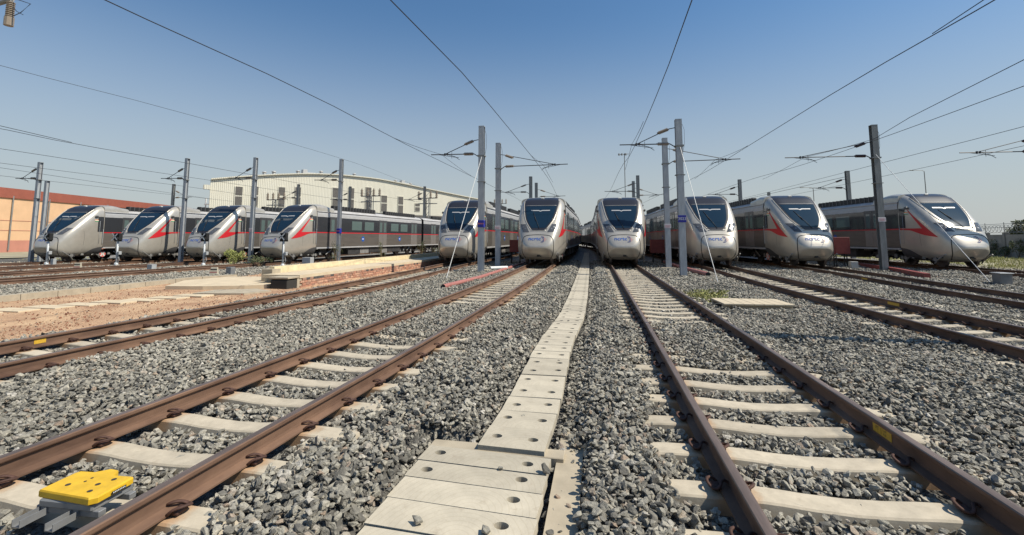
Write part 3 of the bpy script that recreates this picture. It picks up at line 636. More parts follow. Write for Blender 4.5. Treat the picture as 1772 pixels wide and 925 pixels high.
def cab_meshes():
    D = {}
    b = MB(); secs = []; NA = 64
    for i in range(46):
        u = i / 45; s = 1.5501 + 3.0999 * u**2.3; W, c, T, B_, n = Wf(s), zc(s), zt(s), zb(s), nf(s); q = []
        for k in range(NA):
            a_ = 2 * math.pi * k / NA; cs, sn = math.cos(a_), math.sin(a_); nn = n if sn >= 0 else 3.8
            x = W * math.copysign(abs(cs)**(2 / nn), cs); z = c + (T - c if sn >= 0 else c - B_) * math.copysign(abs(sn)**(2 / nn), sn); q.append((x, s, z))
        secs.append(q[::-1])
    b.loft(secs); D['cab_body'] = b.mesh('cab_body', 'silver', True)
    D['cab_body'].set_sharp_from_angle(angle=R(60))
    # windscreen mask
    hw = pchip([2.06, 2.10, 2.16, 2.4, 2.8, 3.48, 3.9, 4.02], [.33, .41, .46, .64, .86, 1.03, 1.09, 1.09])
    def rowpatch(z0, z1, ins, off, nu=16, nv=22):
        return lambda b: b.grid(lambda u, v: pfront((2 * u - 1) * max(.02, hw(z0 + (z1 - z0) * v) - ins), z0 + (z1 - z0) * v, off), nu, nv)
    b = MB(); rowpatch(2.06, 4.0, 0, .010)(b); D['windscreen_surround'] = b.mesh('windscreen_surround', 'mask', True)
    b = MB()   # dark panel carrying the windscreen over onto the roof
    def ptop(s_, w_): return Vector((w_, s_, zc(s_) + (zt(s_) - zc(s_)) * max(0, 1 - min(.999, abs(w_) / Wf(s_))**nf(s_))**(1 / nf(s_)) + .012))
    b.grid(lambda u, v: ptop(3.9 + .749 * v, (2 * u - 1) * (1.07 - .03 * v)), 14, 10); D['roof_panel'] = b.mesh('roof_panel', 'mask', True)
    b = MB(); rowpatch(2.20, 3.60, .085, .016)(b); D['windscreen'] = b.mesh('windscreen', 'wind', True)
    b = MB(); b.grid(lambda u, v: pfront((2 * u - 1) * .60, 3.28 + .055 * v - .05 * max(0, 1 - abs((2 * u - 1)) / .18), .022), 24, 2); b.cur = 0; b.tube([pfront(x, 3.645, .018) for x in np.linspace(-.98, .98, 16)], .013, 4); D['sun_blind'] = b.mesh('sun_blind', 'cantrail', True)
    b = MB()   # pale moulding round the windscreen
    for sg in (-1, 1):
        b.tube([pfront(sg * (hw(z) + .045), z, .004) for z in np.linspace(2.12, 3.95, 22)], .028, 6)
    b.tube([pfront(x, 2.035, .004) for x in np.linspace(-.46, .46, 12)], .022, 6); D['windscreen_moulding'] = b.mesh('windscreen_moulding', 'silver', True)
    b = MB(); b.tube([pfront(.06, 2.13, .03), pfront(-.10, 2.5, .05), pfront(-.34, 3.0, .035)], .012, 5); b.tube([pfront(-.20, 2.62, .045), pfront(-.42, 3.18, .03)], .014, 5)
    D['wiper'] = b.mesh('wiper', 'black', True)
    # headlights
    for sg, nme in ((-1, 'l'), (1, 'r')):
        qd = [(.54, 1.94), (.92, 1.955), (1.17, 2.44), (.80, 2.44)]
        def bil(u, v, off, qd=qd, sg=sg, sh=0.):
            c_ = np.array(qd); ce = c_.mean(0); c_ = ce + (c_ - ce) * (1 - sh); p = (1 - u) * (1 - v) * c_[0] + u * (1 - v) * c_[1] + u * v * c_[2] + (1 - u) * v * c_[3]; return pfront(sg * p[0], p[1], off)
        b = MB(); b.grid(lambda u, v: bil(u, v, .010), 8, 8); D['headlight_' + nme] = b.mesh('headlight', 'lamp', True)
        b = MB()
        for cu, cv, rr in ((.66, .62, .06), (.40, .40, .055)):
            ce = bil(cu, cv, .014); n_ = (bil(cu, cv, .1) - ce).normalized(); a1 = n_.cross(Vector((0, 0, 1))).normalized(); a2 = a1.cross(n_)
            b.add([ce + (a1 * math.cos(t) + a2 * math.sin(t)) * rr + n_ * .006 for t in np.linspace(0, 2 * math.pi, 17)[:-1]], [tuple(range(16))])
        D['lens_' + nme] = b.mesh('lens', 'lampw')
    # hatch seam lines
    b = MB(); hp = [(-.76, .42), (-.86, .58), (-.94, .95), (-.94, 1.3), (-.86, 1.60), (-.70, 1.73), (-.4, 1.775), (0, 1.79)]; hp = hp + [(-x, z) for x, z in hp[-2::-1]]
    fx = pchip(range(len(hp)), [p[0] for p in hp]); fz = pchip(range(len(hp)), [p[1] for p in hp])
    b.tube([pfront(fx(t), fz(t), .000) for t in np.linspace(0, len(hp) - 1, 70)], .021, 5)
    b.tube([pfront(fx(0) + (fx(len(hp) - 1) - fx(0)) * t, .42 + .03 * math.sin(math.pi * t), 0) for t in np.linspace(0, 1, 24)], .009, 5); D['nose_hatch_seam'] = b.mesh('nose_hatch_seam', 'black', True)
    b = MB()
    for sg in (-1, 1): b.tube([pside(sv, z, sg, 0) for sv, z in ((2.75, 2.5), (3.0, 2.45), (3.22, 2.2), (3.28, 1.8), (3.24, 1.2), (3.2, .8), (3.1, .45))], .006, 5)
    D['panel_seam'] = b.mesh('panel_seam', 'dgrey', True)
    b = MB(); p = pfront(.03, .56, .0); b.box(-.05, .12, p.y - .05, p.y + .1, .50, .62, .01); b.tube([(.10, p.y - .02, .55), (.22, p.y - .03, .48)], .018, 6); D['coupler_opening'] = b.mesh('coupler_opening', 'black')
    # red arrow, each side
    for sg, nme in ((-1, 'l'), (1, 'r')):
        b = MB()
        A_, T_, I_, B_ = (4.0, 3.27), (2.33, 1.64), (3.12, 2.14), (3.98, 3.19)
        lerp = lambda p, q, t: (p[0] + (q[0] - p[0]) * t, p[1] + (q[1] - p[1]) * t)
        b.grid(lambda u, v: pside(*lerp(lerp(A_, T_, u), lerp(B_, I_, u), v), sg, .009), 18, 5)
        lo = pchip([0, .25, .45, .75, 1], [1.64, 1.76, 1.87, 2.045, 2.075]); ls = pchip([0, .25, .45, .75, 1], [2.33, 3.0, 3.35, 3.95, 4.64])
        b.grid(lambda u, v: pside((1 - v) * ls(u) + v * (3.12 + 1.52 * u), (1 - v) * lo(u) + v * (2.14 + .02 * u), sg, .010), 18, 5)
        D['arrow_' + nme] = b.mesh('red_arrow', 'red', True)
        b = MB(); b.grid(lambda u, v: pside(4.16 + .44 * u, 2.18 + 1.16 * v, sg, .008), 6, 12); D['cab_door_' + nme] = b.mesh('cab_door_window', 'band', True)
        b = MB(); b.tube([pside(4.55, z, sg, .06) for z in (1.25, 1.3, 2.3, 2.35)], .018, 6); b.tube([pside(4.28, z, sg, .05) for z in (1.25, 2.0, 3.0)], .008, 5); D['handrail_' + nme] = b.mesh('handrail', 'galv', True)
        b = MB(); p = pside(4.02, 3.33, sg, .06); b.tube([pside(4.1, 3.31, sg, -.02), p], .03, 6); b.box(p.x - .05, p.x + .05, p.y - .10, p.y + .12, p.z - .07, p.z + .08, .03); D['camera_pod_' + nme] = b.mesh('camera_pod', 'dgrey')
        b = MB()
        for j in range(3): b.cur = j; b.grid(lambda u, v: pside(3.92 + .26 * u, 3.10 - .045 * (j + v), sg, .012), 4, 1)
        D['flag_' + nme] = b.mesh('flag_decal', ['orange', 'white', 'green'])
        b = MB(); up = pchip([3.1, 3.5, 4.0, 4.4, 4.65], [.33, .60, .90, 1.0, 1.02])
        b.grid(lambda u, v: pside(3.1 + 1.55 * u, .30 + (up(3.1 + 1.55 * u) - .30) * v, sg, .007), 14, 8); D['skirt_' + nme] = b.mesh('dark_skirt', 'dgrey', True)
    # lettering
    tm = textmesh('ncrtc', .30, off=.003)
    vs = [v.co.copy() for v in tm.vertices]; xm = max(v.x for v in vs); 
    for v in tm.vertices:
        sx = v.co.x / xm * .37 - .17; sz = 1.50 + (v.co.y + .05) * .92
        v.co = pfront(sx, sz, .012)
    tm.materials.clear(); tm.materials.append(M['blue']); tm.name = 'lettering'; D['lettering'] = tm
    b = MB()
    rows = [(.235, 1.66, .022), (.235, 1.36, .022), (.30, 1.655, .026), (.30, 1.365, .026), (.30, 1.58, .018), (.36, 1.62, .024), (.36, 1.53, .024), (.36, 1.45, .024), (.36, 1.38, .020), (.30, 1.44, .016)]
    for x, z, r_ in rows: b.grid(lambda u, v: pfront(x + (u - .5) * 2 * r_, z + (v - .5) * 2 * r_, .012), 1, 1)
    b.cur = 1
    for x, z, r_ in [(.42, 1.58, .018), (.42, 1.50, .02), (.42, 1.42, .016), (.48, 1.55, .014), (.48, 1.47, .014), (.54, 1.51, .012), (.36, 1.68, .014)]: b.grid(lambda u, v: pfront(x + (u - .5) * 2 * r_, z + (v - .5) * 2 * r_, .012), 1, 1)
    D['dot_emblem'] = b.mesh('dot_emblem', ['dots', 'pink'])
    b = MB()   # roof fairing from the cab to the first roof units
    secs = []
    for s_ in np.linspace(4.655, 6.7, 10):
        t = (s_ - 4.65) / 2.05; top = 4.225 + .09 * math.sin(math.pi * min(1, t * 1.3)) - .10 * t**2; q = []
        for k in range(25):
            a_ = math.pi * k / 24; q.append((1.44 * math.copysign(abs(math.cos(a_))**(2 / 5.), math.cos(a_)), s_, 3.72 + (top - 3.72) * abs(math.sin(a_))**(2 / 5.)))
        secs.append(q[::-1])
    b.loft(secs, cap=True); D['roof_fairing'] = b.mesh('roof_fairing', 'silver', True); D['roof_fairing'].set_sharp_from_angle(angle=R(50))
    b = MB(); b.box(-.10, .10, 4.35, 4.50, 4.14, 4.22, .02); D['marker_light'] = b.mesh('marker_light', 'white')
    return D
CAB = cab_meshes()
CS = [(1.36, .93), (1.46, .96), (1.5, 1.05), (1.5, 2.09), (1.5, 3.32), (1.495, 3.55), (1.46, 3.74), (1.36, 3.86), (1.15, 3.96), (.7, 4.05), (0, 4.08)]
CS = CS + [(-x, z) for x, z in CS[-2::-1]]
def car_meshes(L):
    D = {}; b = MB(); n = len(CS)
    segm = {0: 1, 1: 1, 2: 1, 3: 0, 4: 2, 5: 2, 6: 3, 7: 3, 8: 3, 9: 3}
    for i in range(n):
        j = (i + 1) % n; (x0, z0), (x1, z1) = CS[i], CS[j]
        ii = i if i < n // 2 else n - 2 - i
        b.cur = segm.get(ii, 1) if i < n - 1 else 4
        b.quad((x0, 0, z0), (x0, L, z0), (x1, L, z1), (x1, 0, z1))
    b.cur = 4
    for yv, rv in ((0, False), (L, True)): b.add([(x, yv, z) for x, z in CS], [tuple(range(n)) if rv else tuple(range(n - 1, -1, -1))])
    D['body'] = b.mesh('carriage', ['band', 'carside', 'cantrail', 'roof', 'under'])
    b = MB()
    for sg in (-1, 1): b.box(min(sg * 1.499, sg * 1.506), max(sg * 1.499, sg * 1.506), .0, L, 2.085, 2.155)
    D['stripe'] = b.mesh('red_stripe', 'red')
    b = MB()
    for sg in (-1, 1):
        b.box(min(sg * 1.44, sg * 1.53), max(sg * 1.44, sg * 1.53), .02, L - .02, 3.70, 3.745); b.box(min(sg * 1.38, sg * 1.512), max(sg * 1.38, sg * 1.512), .02, L - .02, .90, 1.0)
    D['trim'] = b.mesh('gutter_rail', 'cantrail')
    b = MB(); b.box(-.65, .65, 0, 1.3, 1.02, 3.36)
    b = MB()
    for q in (-1, 1):
        y0, y1 = (-.70, -.008) if q < 0 else (.008, .70); b.cur = 0
        b.box(1.497, 1.512, y0, y1, 2.16, 3.36); b.cur = 2; b.box(1.497, 1.512, y0, y1, 1.04, 2.08); b.cur = 1; b.box(1.511, 1.516, y0 + .16, y1 - .16, 2.25, 3.15)
    D['door'] = b.mesh('side_door', ['door', 'glassw', 'doorlow'])
    b = MB(); b.box(1.499, 1.509, -.72, .72, 2.36, 3.12, .0); D['window'] = b.mesh('side_window', 'glassw')
    b = MB()   # bogie
    for sg in (-1, 1):
        b.cur = 0; b.box(min(sg * .95, sg * 1.12), max(sg * .95, sg * 1.12), -1.6, 1.6, .50, .72, .02); b.box(min(sg * .9, sg * 1.16), max(sg * .9, sg * 1.16), -.35, .35, .68, .93, .02)
        for yy in (-1.15, 1.15):
            b.cur = 1; b.tube([(sg * .69, yy, .42), (sg * .82, yy, .42)], .42, 20); b.cur = 0; b.box(min(sg * 1.0, sg * 1.2), max(sg * 1.0, sg * 1.2), yy - .17, yy + .17, .30, .56, .03)
            b.tube([(sg * 1.12, yy + .25, .6), (sg * 1.14, yy + .75, .35)], .05, 6)
    b.cur = 1
    for yy in (-1.15, 1.15): b.tube([(-.75, yy, .42), (.75, yy, .42)], .08, 8)
    b.cur = 0; b.box(-.95, .95, -.3, .3, .5, .8); b.cur = 2
    for sg in (-1, 1):
        b.tube([(sg * 1.18, -1.9, .72), (sg * 1.2, -1.35, .38), (sg * 1.2, -1.2, .2)], .035, 6); b.tube([(sg * 1.2, .2, .42), (sg * 1.2, .9, .80)], .04, 6); b.box(min(sg * 1.15, sg * 1.25), max(sg * 1.15, sg * 1.25), -.6, -.4, .4, .62, .02)
        b.box(min(sg * 1.12, sg * 1.2), max(sg * 1.12, sg * 1.2), 1.5, 2.3, .80, .86); b.tube([(sg * 1.2, -1.25, .43), (sg * 1.235, -1.25, .43)], .11, 10); b.tube([(sg * 1.2, 1.05, .43), (sg * 1.235, 1.05, .43)], .11, 10)
    D['bogie'] = b.mesh('bogie', ['under', 'steel', 'underl'])
    b = MB(); q = [5.3, 7.4, 7.5, 9.2, 9.3, 11.8, 11.9, 13.2, 13.3, 16.4]; sc_ = L / 22.
    for k in range(0, 10, 2):
        b.cur = (k // 2) % 2
        for sg in (-1, 1): b.box(min(sg * .35, sg * 1.34), max(sg * .35, sg * 1.34), q[k] * sc_, q[k + 1] * sc_, .30 + .06 * ((k // 2) % 3), .93, .02)
    for sg in (-1, 1): b.cur = 0; b.tube([(sg * 1.38, 4.9 * sc_, .78), (sg * 1.38, 15.6 * sc_, .78)], .03, 6)
    D['underframe'] = b.mesh('underframe_equipment', ['under', 'underl'])
    b = MB()
    for sg in (-1, 1):
        b.cur = 0; b.box(min(sg * .95, sg * 1.22), max(sg * .95, sg * 1.22), -3.1, 3.1, 3.92, 4.28, .02)
        b.cur = 1
        for t in np.arange(-3.0, 3.0, .42): b.box(min(sg * .93, sg * 1.24), max(sg * .93, sg * 1.24), t, t + .06, 3.9, 4.31)
    b.cur = 0; b.box(-.95, .95, -2.4, 2.4, 4.02, 4.16)
    D['roof_unit'] = b.mesh('roof_unit', ['black', 'dgrey'])
    b = MB(); b.cur = 0; nn = 20; b.add([(1.512, .22 * math.cos(2 * math.pi * k / nn), 1.62 + .22 * math.sin(2 * math.pi * k / nn)) for k in range(nn)], [tuple(range(nn))])
    b.cur = 1; b.box(1.513, 1.516, -.13, .11, 1.585, 1.655); D['logo'] = b.mesh('round_logo', ['blue', 'white'])
    b = MB(); b.cur = 0; b.tube([(1.19, 0, .47), (1.24, 0, .47)], .24, 18); b.cur = 1
    for k in range(4):
        a_ = math.pi / 4 + k * math.pi / 2; c_, s_ = math.cos(a_), math.sin(a_); b.add([(1.245, c_ * .02 - s_ * .05, .47 + s_ * .02 + c_ * .05), (1.245, c_ * .23 - s_ * .045, .47 + s_ * .23 + c_ * .045), (1.245, c_ * .23 + s_ * .045, .47 + s_ * .23 - c_ * .045), (1.245, c_ * .02 + s_ * .05, .47 + s_ * .02 - c_ * .05)], [(3, 2, 1, 0)])
    D['disc'] = b.mesh('wheel_marker', ['pink', 'white'])
    return D
CAR1 = car_meshes(17.4); CARN = car_meshes(21.6)
b = MB(); b.box(-1.25, 1.25, 0, .5, .95, 3.8); GANG = b.mesh('gangway', 'black')
def mirror_y(me):   # same mesh on the opposite side: rotate by 180 deg
    return me
def add_car(train, L, x, y, ang, D, first, disc):
    c = link('carriage', D['body'], train); c.location = (x, y, 0); c.rotation_euler = (0, 0, ang)
    link('red_stripe', D['stripe'], c); link('gutter_rail', D['trim'], c); link('underframe_equipment', D['underframe'], c)
    doors = [2.2, 9.3, 15.6] if first else [2.6, 10.8, 19.0]; wins = [5.1, 7.0, 11.5, 13.4] if first else [5.2, 7.6, 13.6, 16.0]
    for sg in (1, -1):
        for dy in doors: o = link('side_door', D['door'], c); o.location = (0, dy, 0); o.rotation_euler = (0, 0, 0 if sg > 0 else math.pi)
        for wy in wins: o = link('side_window', D['window'], c); o.location = (0, wy, 0); o.rotation_euler = (0, 0, 0 if sg > 0 else math.pi)
        for ly in (6.05, 12.5): o = link('round_logo', D['logo'], c); o.location = (0, ly, 0); o.rotation_euler = (0, 0, 0 if sg > 0 else math.pi)
    for k_, by in enumerate((-.4 if first else 3.0, L - 3.0)):
        o = link('bogie', D['bogie'], c); o.location = (0, by, 0)
        if first and k_ == 0:
            o.location = (0, 1.3, 0)
            if disc: q = link('wheel_marker', D['disc'], c); q.location = (0, .3, 0); q.rotation_euler = (0, 0, 0 if disc > 0 else math.pi)
    for ry in ((5.3, 13.2) if first else (6.0, 15.5)): o = link('roof_unit', D['roof_unit'], c); o.location = (0, ry, 0)
    return c
TRAINS = [ # x, y (reference 1.6 m ahead of nose tip), heading, z, later headings, arrow?, letters, disc side, label
 (-39.02, 24.28, -5.9, -.10, (-5.9,), 0, 1, 1, 'silver train with plain cab side, leftmost, nose against the peach building'),
 (-33.70, 25.65, -3.5, -.10, (-3.5,), 1, 1, 0, 'silver train with red arrow on its cab, second from the left'),
 (-28.43, 26.27, -.3, -.10, (-.3,), 1, 1, 1, 'silver train with red arrow, third from the left behind the small bush'),
 (-22.78, 26.58, 4.4, -.10, (4.6, 5.0), 1, 1, 0, 'silver train whose long carriages stand before the pale corrugated shed'),
 (-9.09, 26.06, -.3, 0, (-1.0, -3.5), 1, 1, 0, 'silver train with mast and blue plate in front, beside the brick edged path'),
 (-3.60, 25.13, .0, 0, (-1.6, -4.5, -8), 1, 1, 1, 'silver train facing the camera, left of the slab walkway'),
 (1.46, 25.94, -1.3, 0, (-2.0, -5.5, -9), 1, 1, 0, 'silver train facing the camera, right of the slab walkway'),
 (6.735, 25.92, -2.4, 0, (-3.2, -6), 0, 1, 0, 'silver train without red arrow, behind the mast with the 3023 plate'),
 (12.01, 26.47, -4.7, 0, (-5.5, -7), 1, 1, -1, 'silver train with red arrow, second from the right beside a red cabinet'),
 (19.66, 26.72, -6.7, 0, (-7.3, -8), 1, 0, 0, 'silver train with only a faint emblem on its nose, rightmost'),
]
for i, (x, y, hd, z, later, arrow, letters, disc, label) in enumerate(TRAINS):
    t = empty('electric_train', (x, y, z), -R(hd)); tag(t, label, 'train', 'silver trains parked side by side')
    cb = link('cab_body', CAB['cab_body'], t)
    for nme in ('windscreen_surround', 'roof_panel', 'windscreen_moulding', 'nose_hatch_seam', 'panel_seam', 'coupler_opening', 'roof_fairing', 'marker_light', 'dot_emblem'): link(nme, CAB[nme], cb)
    ws = [c for c in cb.children if c.name.startswith('windscreen_surround')][0]
    link('windscreen', CAB['windscreen'], cb); link('sun_blind', CAB['sun_blind'], cb); link('wiper', CAB['wiper'], cb)
    if letters: link('lettering', CAB['lettering'], cb)
    for nme in 'lr':
        h = link('headlight', CAB['headlight_' + nme], t); link('lens', CAB['lens_' + nme], h)
        if arrow: link('red_arrow', CAB['arrow_' + nme], cb)
        link('cab_door_window', CAB['cab_door_' + nme], cb); link('handrail', CAB['handrail_' + nme], cb); link('camera_pod', CAB['camera_pod_' + nme], cb); link('flag_decal', CAB['flag_' + nme], cb); link('dark_skirt', CAB['skirt_' + nme], cb)
    add_car(t, 17.4, 0, 4.65, 0, CAR1, True, disc)
    px_, py_ = 0, 4.65 + 17.4
    o = link('bogie', CAR1['bogie'], t); o.location = (0, 3.9, 0)
    for h2 in later:
        a_ = -R(h2 - hd); g_ = link('gangway', GANG, t); g_.location = (px_, py_, 0); g_.rotation_euler = (0, 0, a_)
        px_ += -math.sin(a_) * .5; py_ += math.cos(a_) * .5
        add_car(t, 21.6, px_, py_, a_, CARN, False, 0); px_ += -math.sin(a_) * 21.6; py_ += math.cos(a_) * 21.6

# ------------------------------------------------------------------ overhead masts
def mast_mesh(h):
    b = MB(); w_, d_, t_ = .15, .15, .018
    b.box(-w_, w_, -d_, -d_ + t_, 0, h); b.box(-w_, w_, d_ - t_, d_, 0, h); b.box(-t_ / 2, t_ / 2, -d_ + t_, d_ - t_, 0, h)
    for z in (h - .03,): b.box(-w_ - .003, w_ + .003, -d_ - .003, d_ + .003, z, z + .03)
    return b
def cantilever(sg, reach, mt, dark, short=False):
    # local: mast at origin, arm toward sg*x ; z relative rail level
    top = MB(); top.tube([(sg * .15, 0, 6.95), (sg * .45, 0, 6.90), (sg * (reach - .85), 0, 6.22)], .022, 6)
    arm = MB(); arm.tube([(sg * .15, 0, 5.98), (sg * .42, 0, 6.16), (sg * reach, 0, 6.20)], .028, 6)
    reg = MB(); reg.tube([(sg * (reach - .95), 0, 6.18), (sg * (reach - 1.5 + .1), 0, 6.04), (sg * (reach - 1.75 + .1), 0, 5.86)], .014, 5); reg.tube([(sg * (reach - .35), 0, 6.2), (sg * (reach - 1.6), 0, 5.98)], .014, 5); reg.tube([(sg * (reach - 1.2), 0, 6.32), (sg * (reach - 1.2), 0, 5.95)], .01, 5)
    reg.tube([(sg * (reach - .95), 0, 6.14), (sg * (reach - .95), 0, 6.26)], .045, 8); reg.tube([(sg * (reach - .80), 0, 6.14), (sg * (reach - .80), 0, 6.26)], .045, 8)
    out = [('top_tie', top, 'wire'), ('arm_tube', arm, 'wire'), ('register_arm', reg, 'wire')]
    for p0, p1 in (((sg * .5, 6.88), (sg * .95, 6.71)), ((sg * .5, 6.165), (sg * 1.0, 6.175))):
        ins = MB(); dx, dz = p1[0] - p0[0], p1[1] - p0[1]
        for k in range(9):
            a0 = k / 9; a1 = (k + .55) / 9; ins.tube([(p0[0] + dx * a0, 0, p0[1] + dz * a0), (p0[0] + dx * a1, 0, p0[1] + dz * a1)], .085, 10)
        ins.tube([(p0[0] - sg * .05, 0, p0[1]), (p1[0] + sg * .05, 0, p1[1])], .04, 8); out.append(('insulator', ins, 'insd' if dark else 'ins'))
    return out
def mast(x, y, h, sgn, reach, label, mt='galv', dark=False, z0=-.35, detail=True, lean=0, plate=None, rz=0):
    m = mast_mesh(h - z0).obj('overhead_mast', mt); m.location = (x, y, z0); m.rotation_euler = (0, lean, rz)
    tag(m, label, 'mast', 'steel masts carrying the overhead wires')
    if x < -15: m.scale = (.8, .8, 1)
    for sg in sgn:
        a_ = None
        for nme, bb, mm in cantilever(sg, reach, mt, dark):
            for k in range(len(bb.v)): v = bb.v[k]; bb.v[k] = (v[0], v[1], v[2] - z0)
            if nme == 'arm_tube': a_ = bb.obj('cantilever', mm, m)
            elif nme == 'top_tie': tie = bb
            elif nme == 'register_arm': regb = bb
            else: bb.obj('insulator', mm, a_)
        tie.obj('top_tie', 'wire', a_); regb.obj('register_arm', 'wire', a_)
    if plate:
        for kind, zz in plate:
            pb = MB()
            if kind == 'num':
                pb.box(-.19, .19, -.168, -.156, zz - z0 - .17, zz - z0 + .17, .004); p_ = pb.obj('number_plate', 'signb', m)
                tm_ = textmesh('3023', .185); tm_.materials.clear(); tm_.materials.append(M['white']); q = link('plate_lettering', tm_, p_); q.location = (0, -.171, zz - z0); q.rotation_euler = (R(90), 0, 0)
            elif kind == 'wrap':
                pb.box(-.175, .175, -.175, .175, zz - z0 - .19, zz - z0 + .19, .012); pb.obj('blue_band', 'signb', m)
                pb = MB(); [pb.box(-.14 + .085 * k, -.085 + .085 * k, -.179, -.176, zz - z0 - .03, zz - z0 + .04) for k in range(4)]; pb.obj('band_marks', 'pink', m)
            else:
                pb.box(-.185, .185, -.166, -.156, zz - z0 - .12, zz - z0 + .12, .003); p_ = pb.obj('notice_plate', 'signw', m)
                pb = MB(); [pb.box(-.14, .14 - .03 * (k % 2), -.169, -.1665, zz - z0 - .07 + k * .05, zz - z0 - .055 + k * .05) for k in range(3)]; pb.obj('notice_print', 'pink', p_)
    if detail:
        cb = MB(); cb.tube([(.15, 0, h - z0 - .15), (.27, 0, h - z0 - .5), (.26, 0, h - z0 - 1.2), (.18, 0, h - z0 - 1.6)], .008, 5); cb.obj('bonding_cable', 'wire', m)
        br = MB(); br.box(-.22, .22, -.17, .17, 4.6 - z0, 4.63 - z0); br.box(-.20, .20, -.19, .19, 6.0 - z0, 6.07 - z0); br.obj('bracket', 'galvd', m)
    return m
mast(-42.1, 27.2, 7.4, [-1], 2.9, 'steel mast standing left of the leftmost train nose', dark=False)
mast(-44.6, 29.4, 6.3, [], 2.9, 'shorter steel mast close behind the leftmost mast', detail=False)
mast(-31.0, 29.3, 7.7, [-1], 2.9, 'grey mast between the second and third trains from the left')
mast(-25.6, 30.0, 7.7, [-1], 2.9, 'grey mast with pale notice between the third and fourth trains', plate=[('note', 2.2)])
mast(-19.9, 32.4, 7.8, [-1], 2.9, 'mast with small blue plate before the long train by the shed', plate=[('wrap', 2.15)])
mast(-6.2, 23.7, 7.68, [-1], 2.9, 'nearer tall mast with blue band in front of the fifth train', plate=[('wrap', 2.35)])
mast(-6.3, 28.3, 7.7, [1], 4.45, 'mast with pale notice reaching its arm over the train left of the walkway', plate=[('note', 2.25)])
mast(3.88, 22.9, 7.35, [-1], 2.8, 'tall mast with blue 3023 plate', plate=[('num', 2.5)])
mast(3.98, 28.3, 7.6, [1], 4.2, 'mast with pale notice just behind the 3023 mast', plate=[('note', 2.3)])
mast(15.2, 28.4, 7.9, [-1], 4.6, 'leaning weathered mast before the rightmost train', mt='galvd', dark=True, plate=[('note', 2.6)])
mast(8.75, 8.8, 7.7, [-1], 4.2, 'mast standing just outside the view on the right, casting the thin shadow', detail=False)
mast(23.2, 28.5, 7.9, [-1], 3.9, 'far right mast whose arm enters the picture at the right edge', mt='galvd', dark=True, detail=False)
for x, y, sg, dk, lb in [(-6.6, 44.5, [-1], 0, 'distant mast behind the train left of the walkway, taller of the pair'), (-6.75, 49.7, [1], 0, 'distant mast, shorter of the pair behind the train left of the walkway'), (3.7, 50.2, [1], 0, 'distant mast behind the train right of the walkway, shorter of two'),
                     (3.8, 45.7, [-1], 0, 'distant mast behind the train right of the walkway, taller of two'), (14.5, 50.8, [-1], 1, 'dark distant mast between the 3023 train and its right neighbour'), (22.3, 46.1, [-1], 1, 'dark distant mast behind the roof of the rightmost train'),
                     (-47.3, 43.2, [1], 0, 'distant mast above the second train from the left'), (-20.2, 50.7, [-1], 0, 'slim distant mast left of the train beside the brick edged path'), (-28.9, 49.1, [-1], 0, 'distant mast before the dark openings of the shed'), (-33.5, 46, [-1], 0, 'distant pale mast above the fourth train cab'),
                     (22.3, 65.7, [], 0, 'tiny distant mast top above the second train from the right'), (-3.9, 200, [], 0, 'farthest left mast in the gap between the two middle trains'), (-2.0, 188, [], 0, 'farthest right mast in the gap between the two middle trains')]:
    mast(x, y, 7.7, sg, 3.2, lb, mt='galvd', dark=bool(dk), detail=False)
# ------------------------------------------------------------------ overhead wires
def wire(pts, label, r=.012, cat='overhead wire', m='wire'):
    b = MB(); b.tube(pts, r, 5, cap=False); return tag(b.obj('overhead_wire' if cat == 'overhead wire' else 'stay_rod', m), label, cat, 'overhead wires over the yard' if cat == 'overhead wire' else None)
Wd = {
 'over the track by the brick edged path': [(-8.7, 1), (-8.6, 6.2), (-8.4, 8.8), (-8.3, 12), (-8.5, 19), (-8.5, 23.7), (-8.5, 45), (-9.5, 70)],
 'over the track left of the walkway': [(-3.8, 2), (-3.6, 7.2), (-3.4, 9.5), (-3.35, 15), (-3.35, 21), (-3.4, 28.3), (-4.1, 46), (-5.5, 70)],
 'over the track right of the walkway': [(1.6, 1), (1.7, 8.2), (1.75, 12), (1.65, 22.9), (1.4, 27), (1.0, 42), (0, 60)],
 'over the track of the 3023 mast': [(7.2, 2), (7.0, 9.2), (6.9, 11), (6.8, 14.5), (6.8, 28.3), (6.4, 37), (5, 60)],
 'over the second track from the right': [(11.9, 5), (11.7, 14.8), (11.75, 17), (11.8, 21), (11.6, 28.4), (10.8, 35), (10.2, 50)],
 'between the two right hand trains': [(15.9, 12), (15.9, 20), (15.7, 28), (15.3, 45), (14.6, 60)],
 'over the rightmost track': [(19.4, 15), (19.2, 24.5), (19.2, 29), (19.0, 40), (18.5, 50)],
 'above the bare path on the left': [(-14.8, 3), (-14.4, 8.3), (-13.8, 12.4), (-13.4, 22), (-14.1, 30.5), (-15, 50)],
 'over the track before the long shed': [(-23, 8), (-22.7, 13.1), (-23.1, 16), (-22.8, 21), (-22.6, 32), (-20.5, 50)],
 'over the third track from the left': [(-28, 10), (-27.8, 16.3), (-27.9, 20.4), (-27.9, 30), (-27.6, 50)],
 'over the second track from the left': [(-33, 12), (-33.1, 19.4), (-33.2, 25), (-33.1, 29.3), (-34.1, 40)],
 'over the leftmost train': [(-39.4, 14), (-39.8, 23.5), (-40.3, 30), (-41.2, 45)],
 'slack over the far left yard': [(-34.5, 18), (-36.5, 25), (-38.4, 32), (-41, 42)],
}
for k, v in Wd.items():
    f = pchip([p[1] for p in v], [p[0] for p in v]); r_ = .011 if abs(v[1][0]) < 12 else (.006 if 'bare path' in k else .011)
    wire([(f(t), t, 5.8) for t in np.linspace(v[0][1], v[-1][1], 24)], 'thin dark contact wire ' + k, r_)
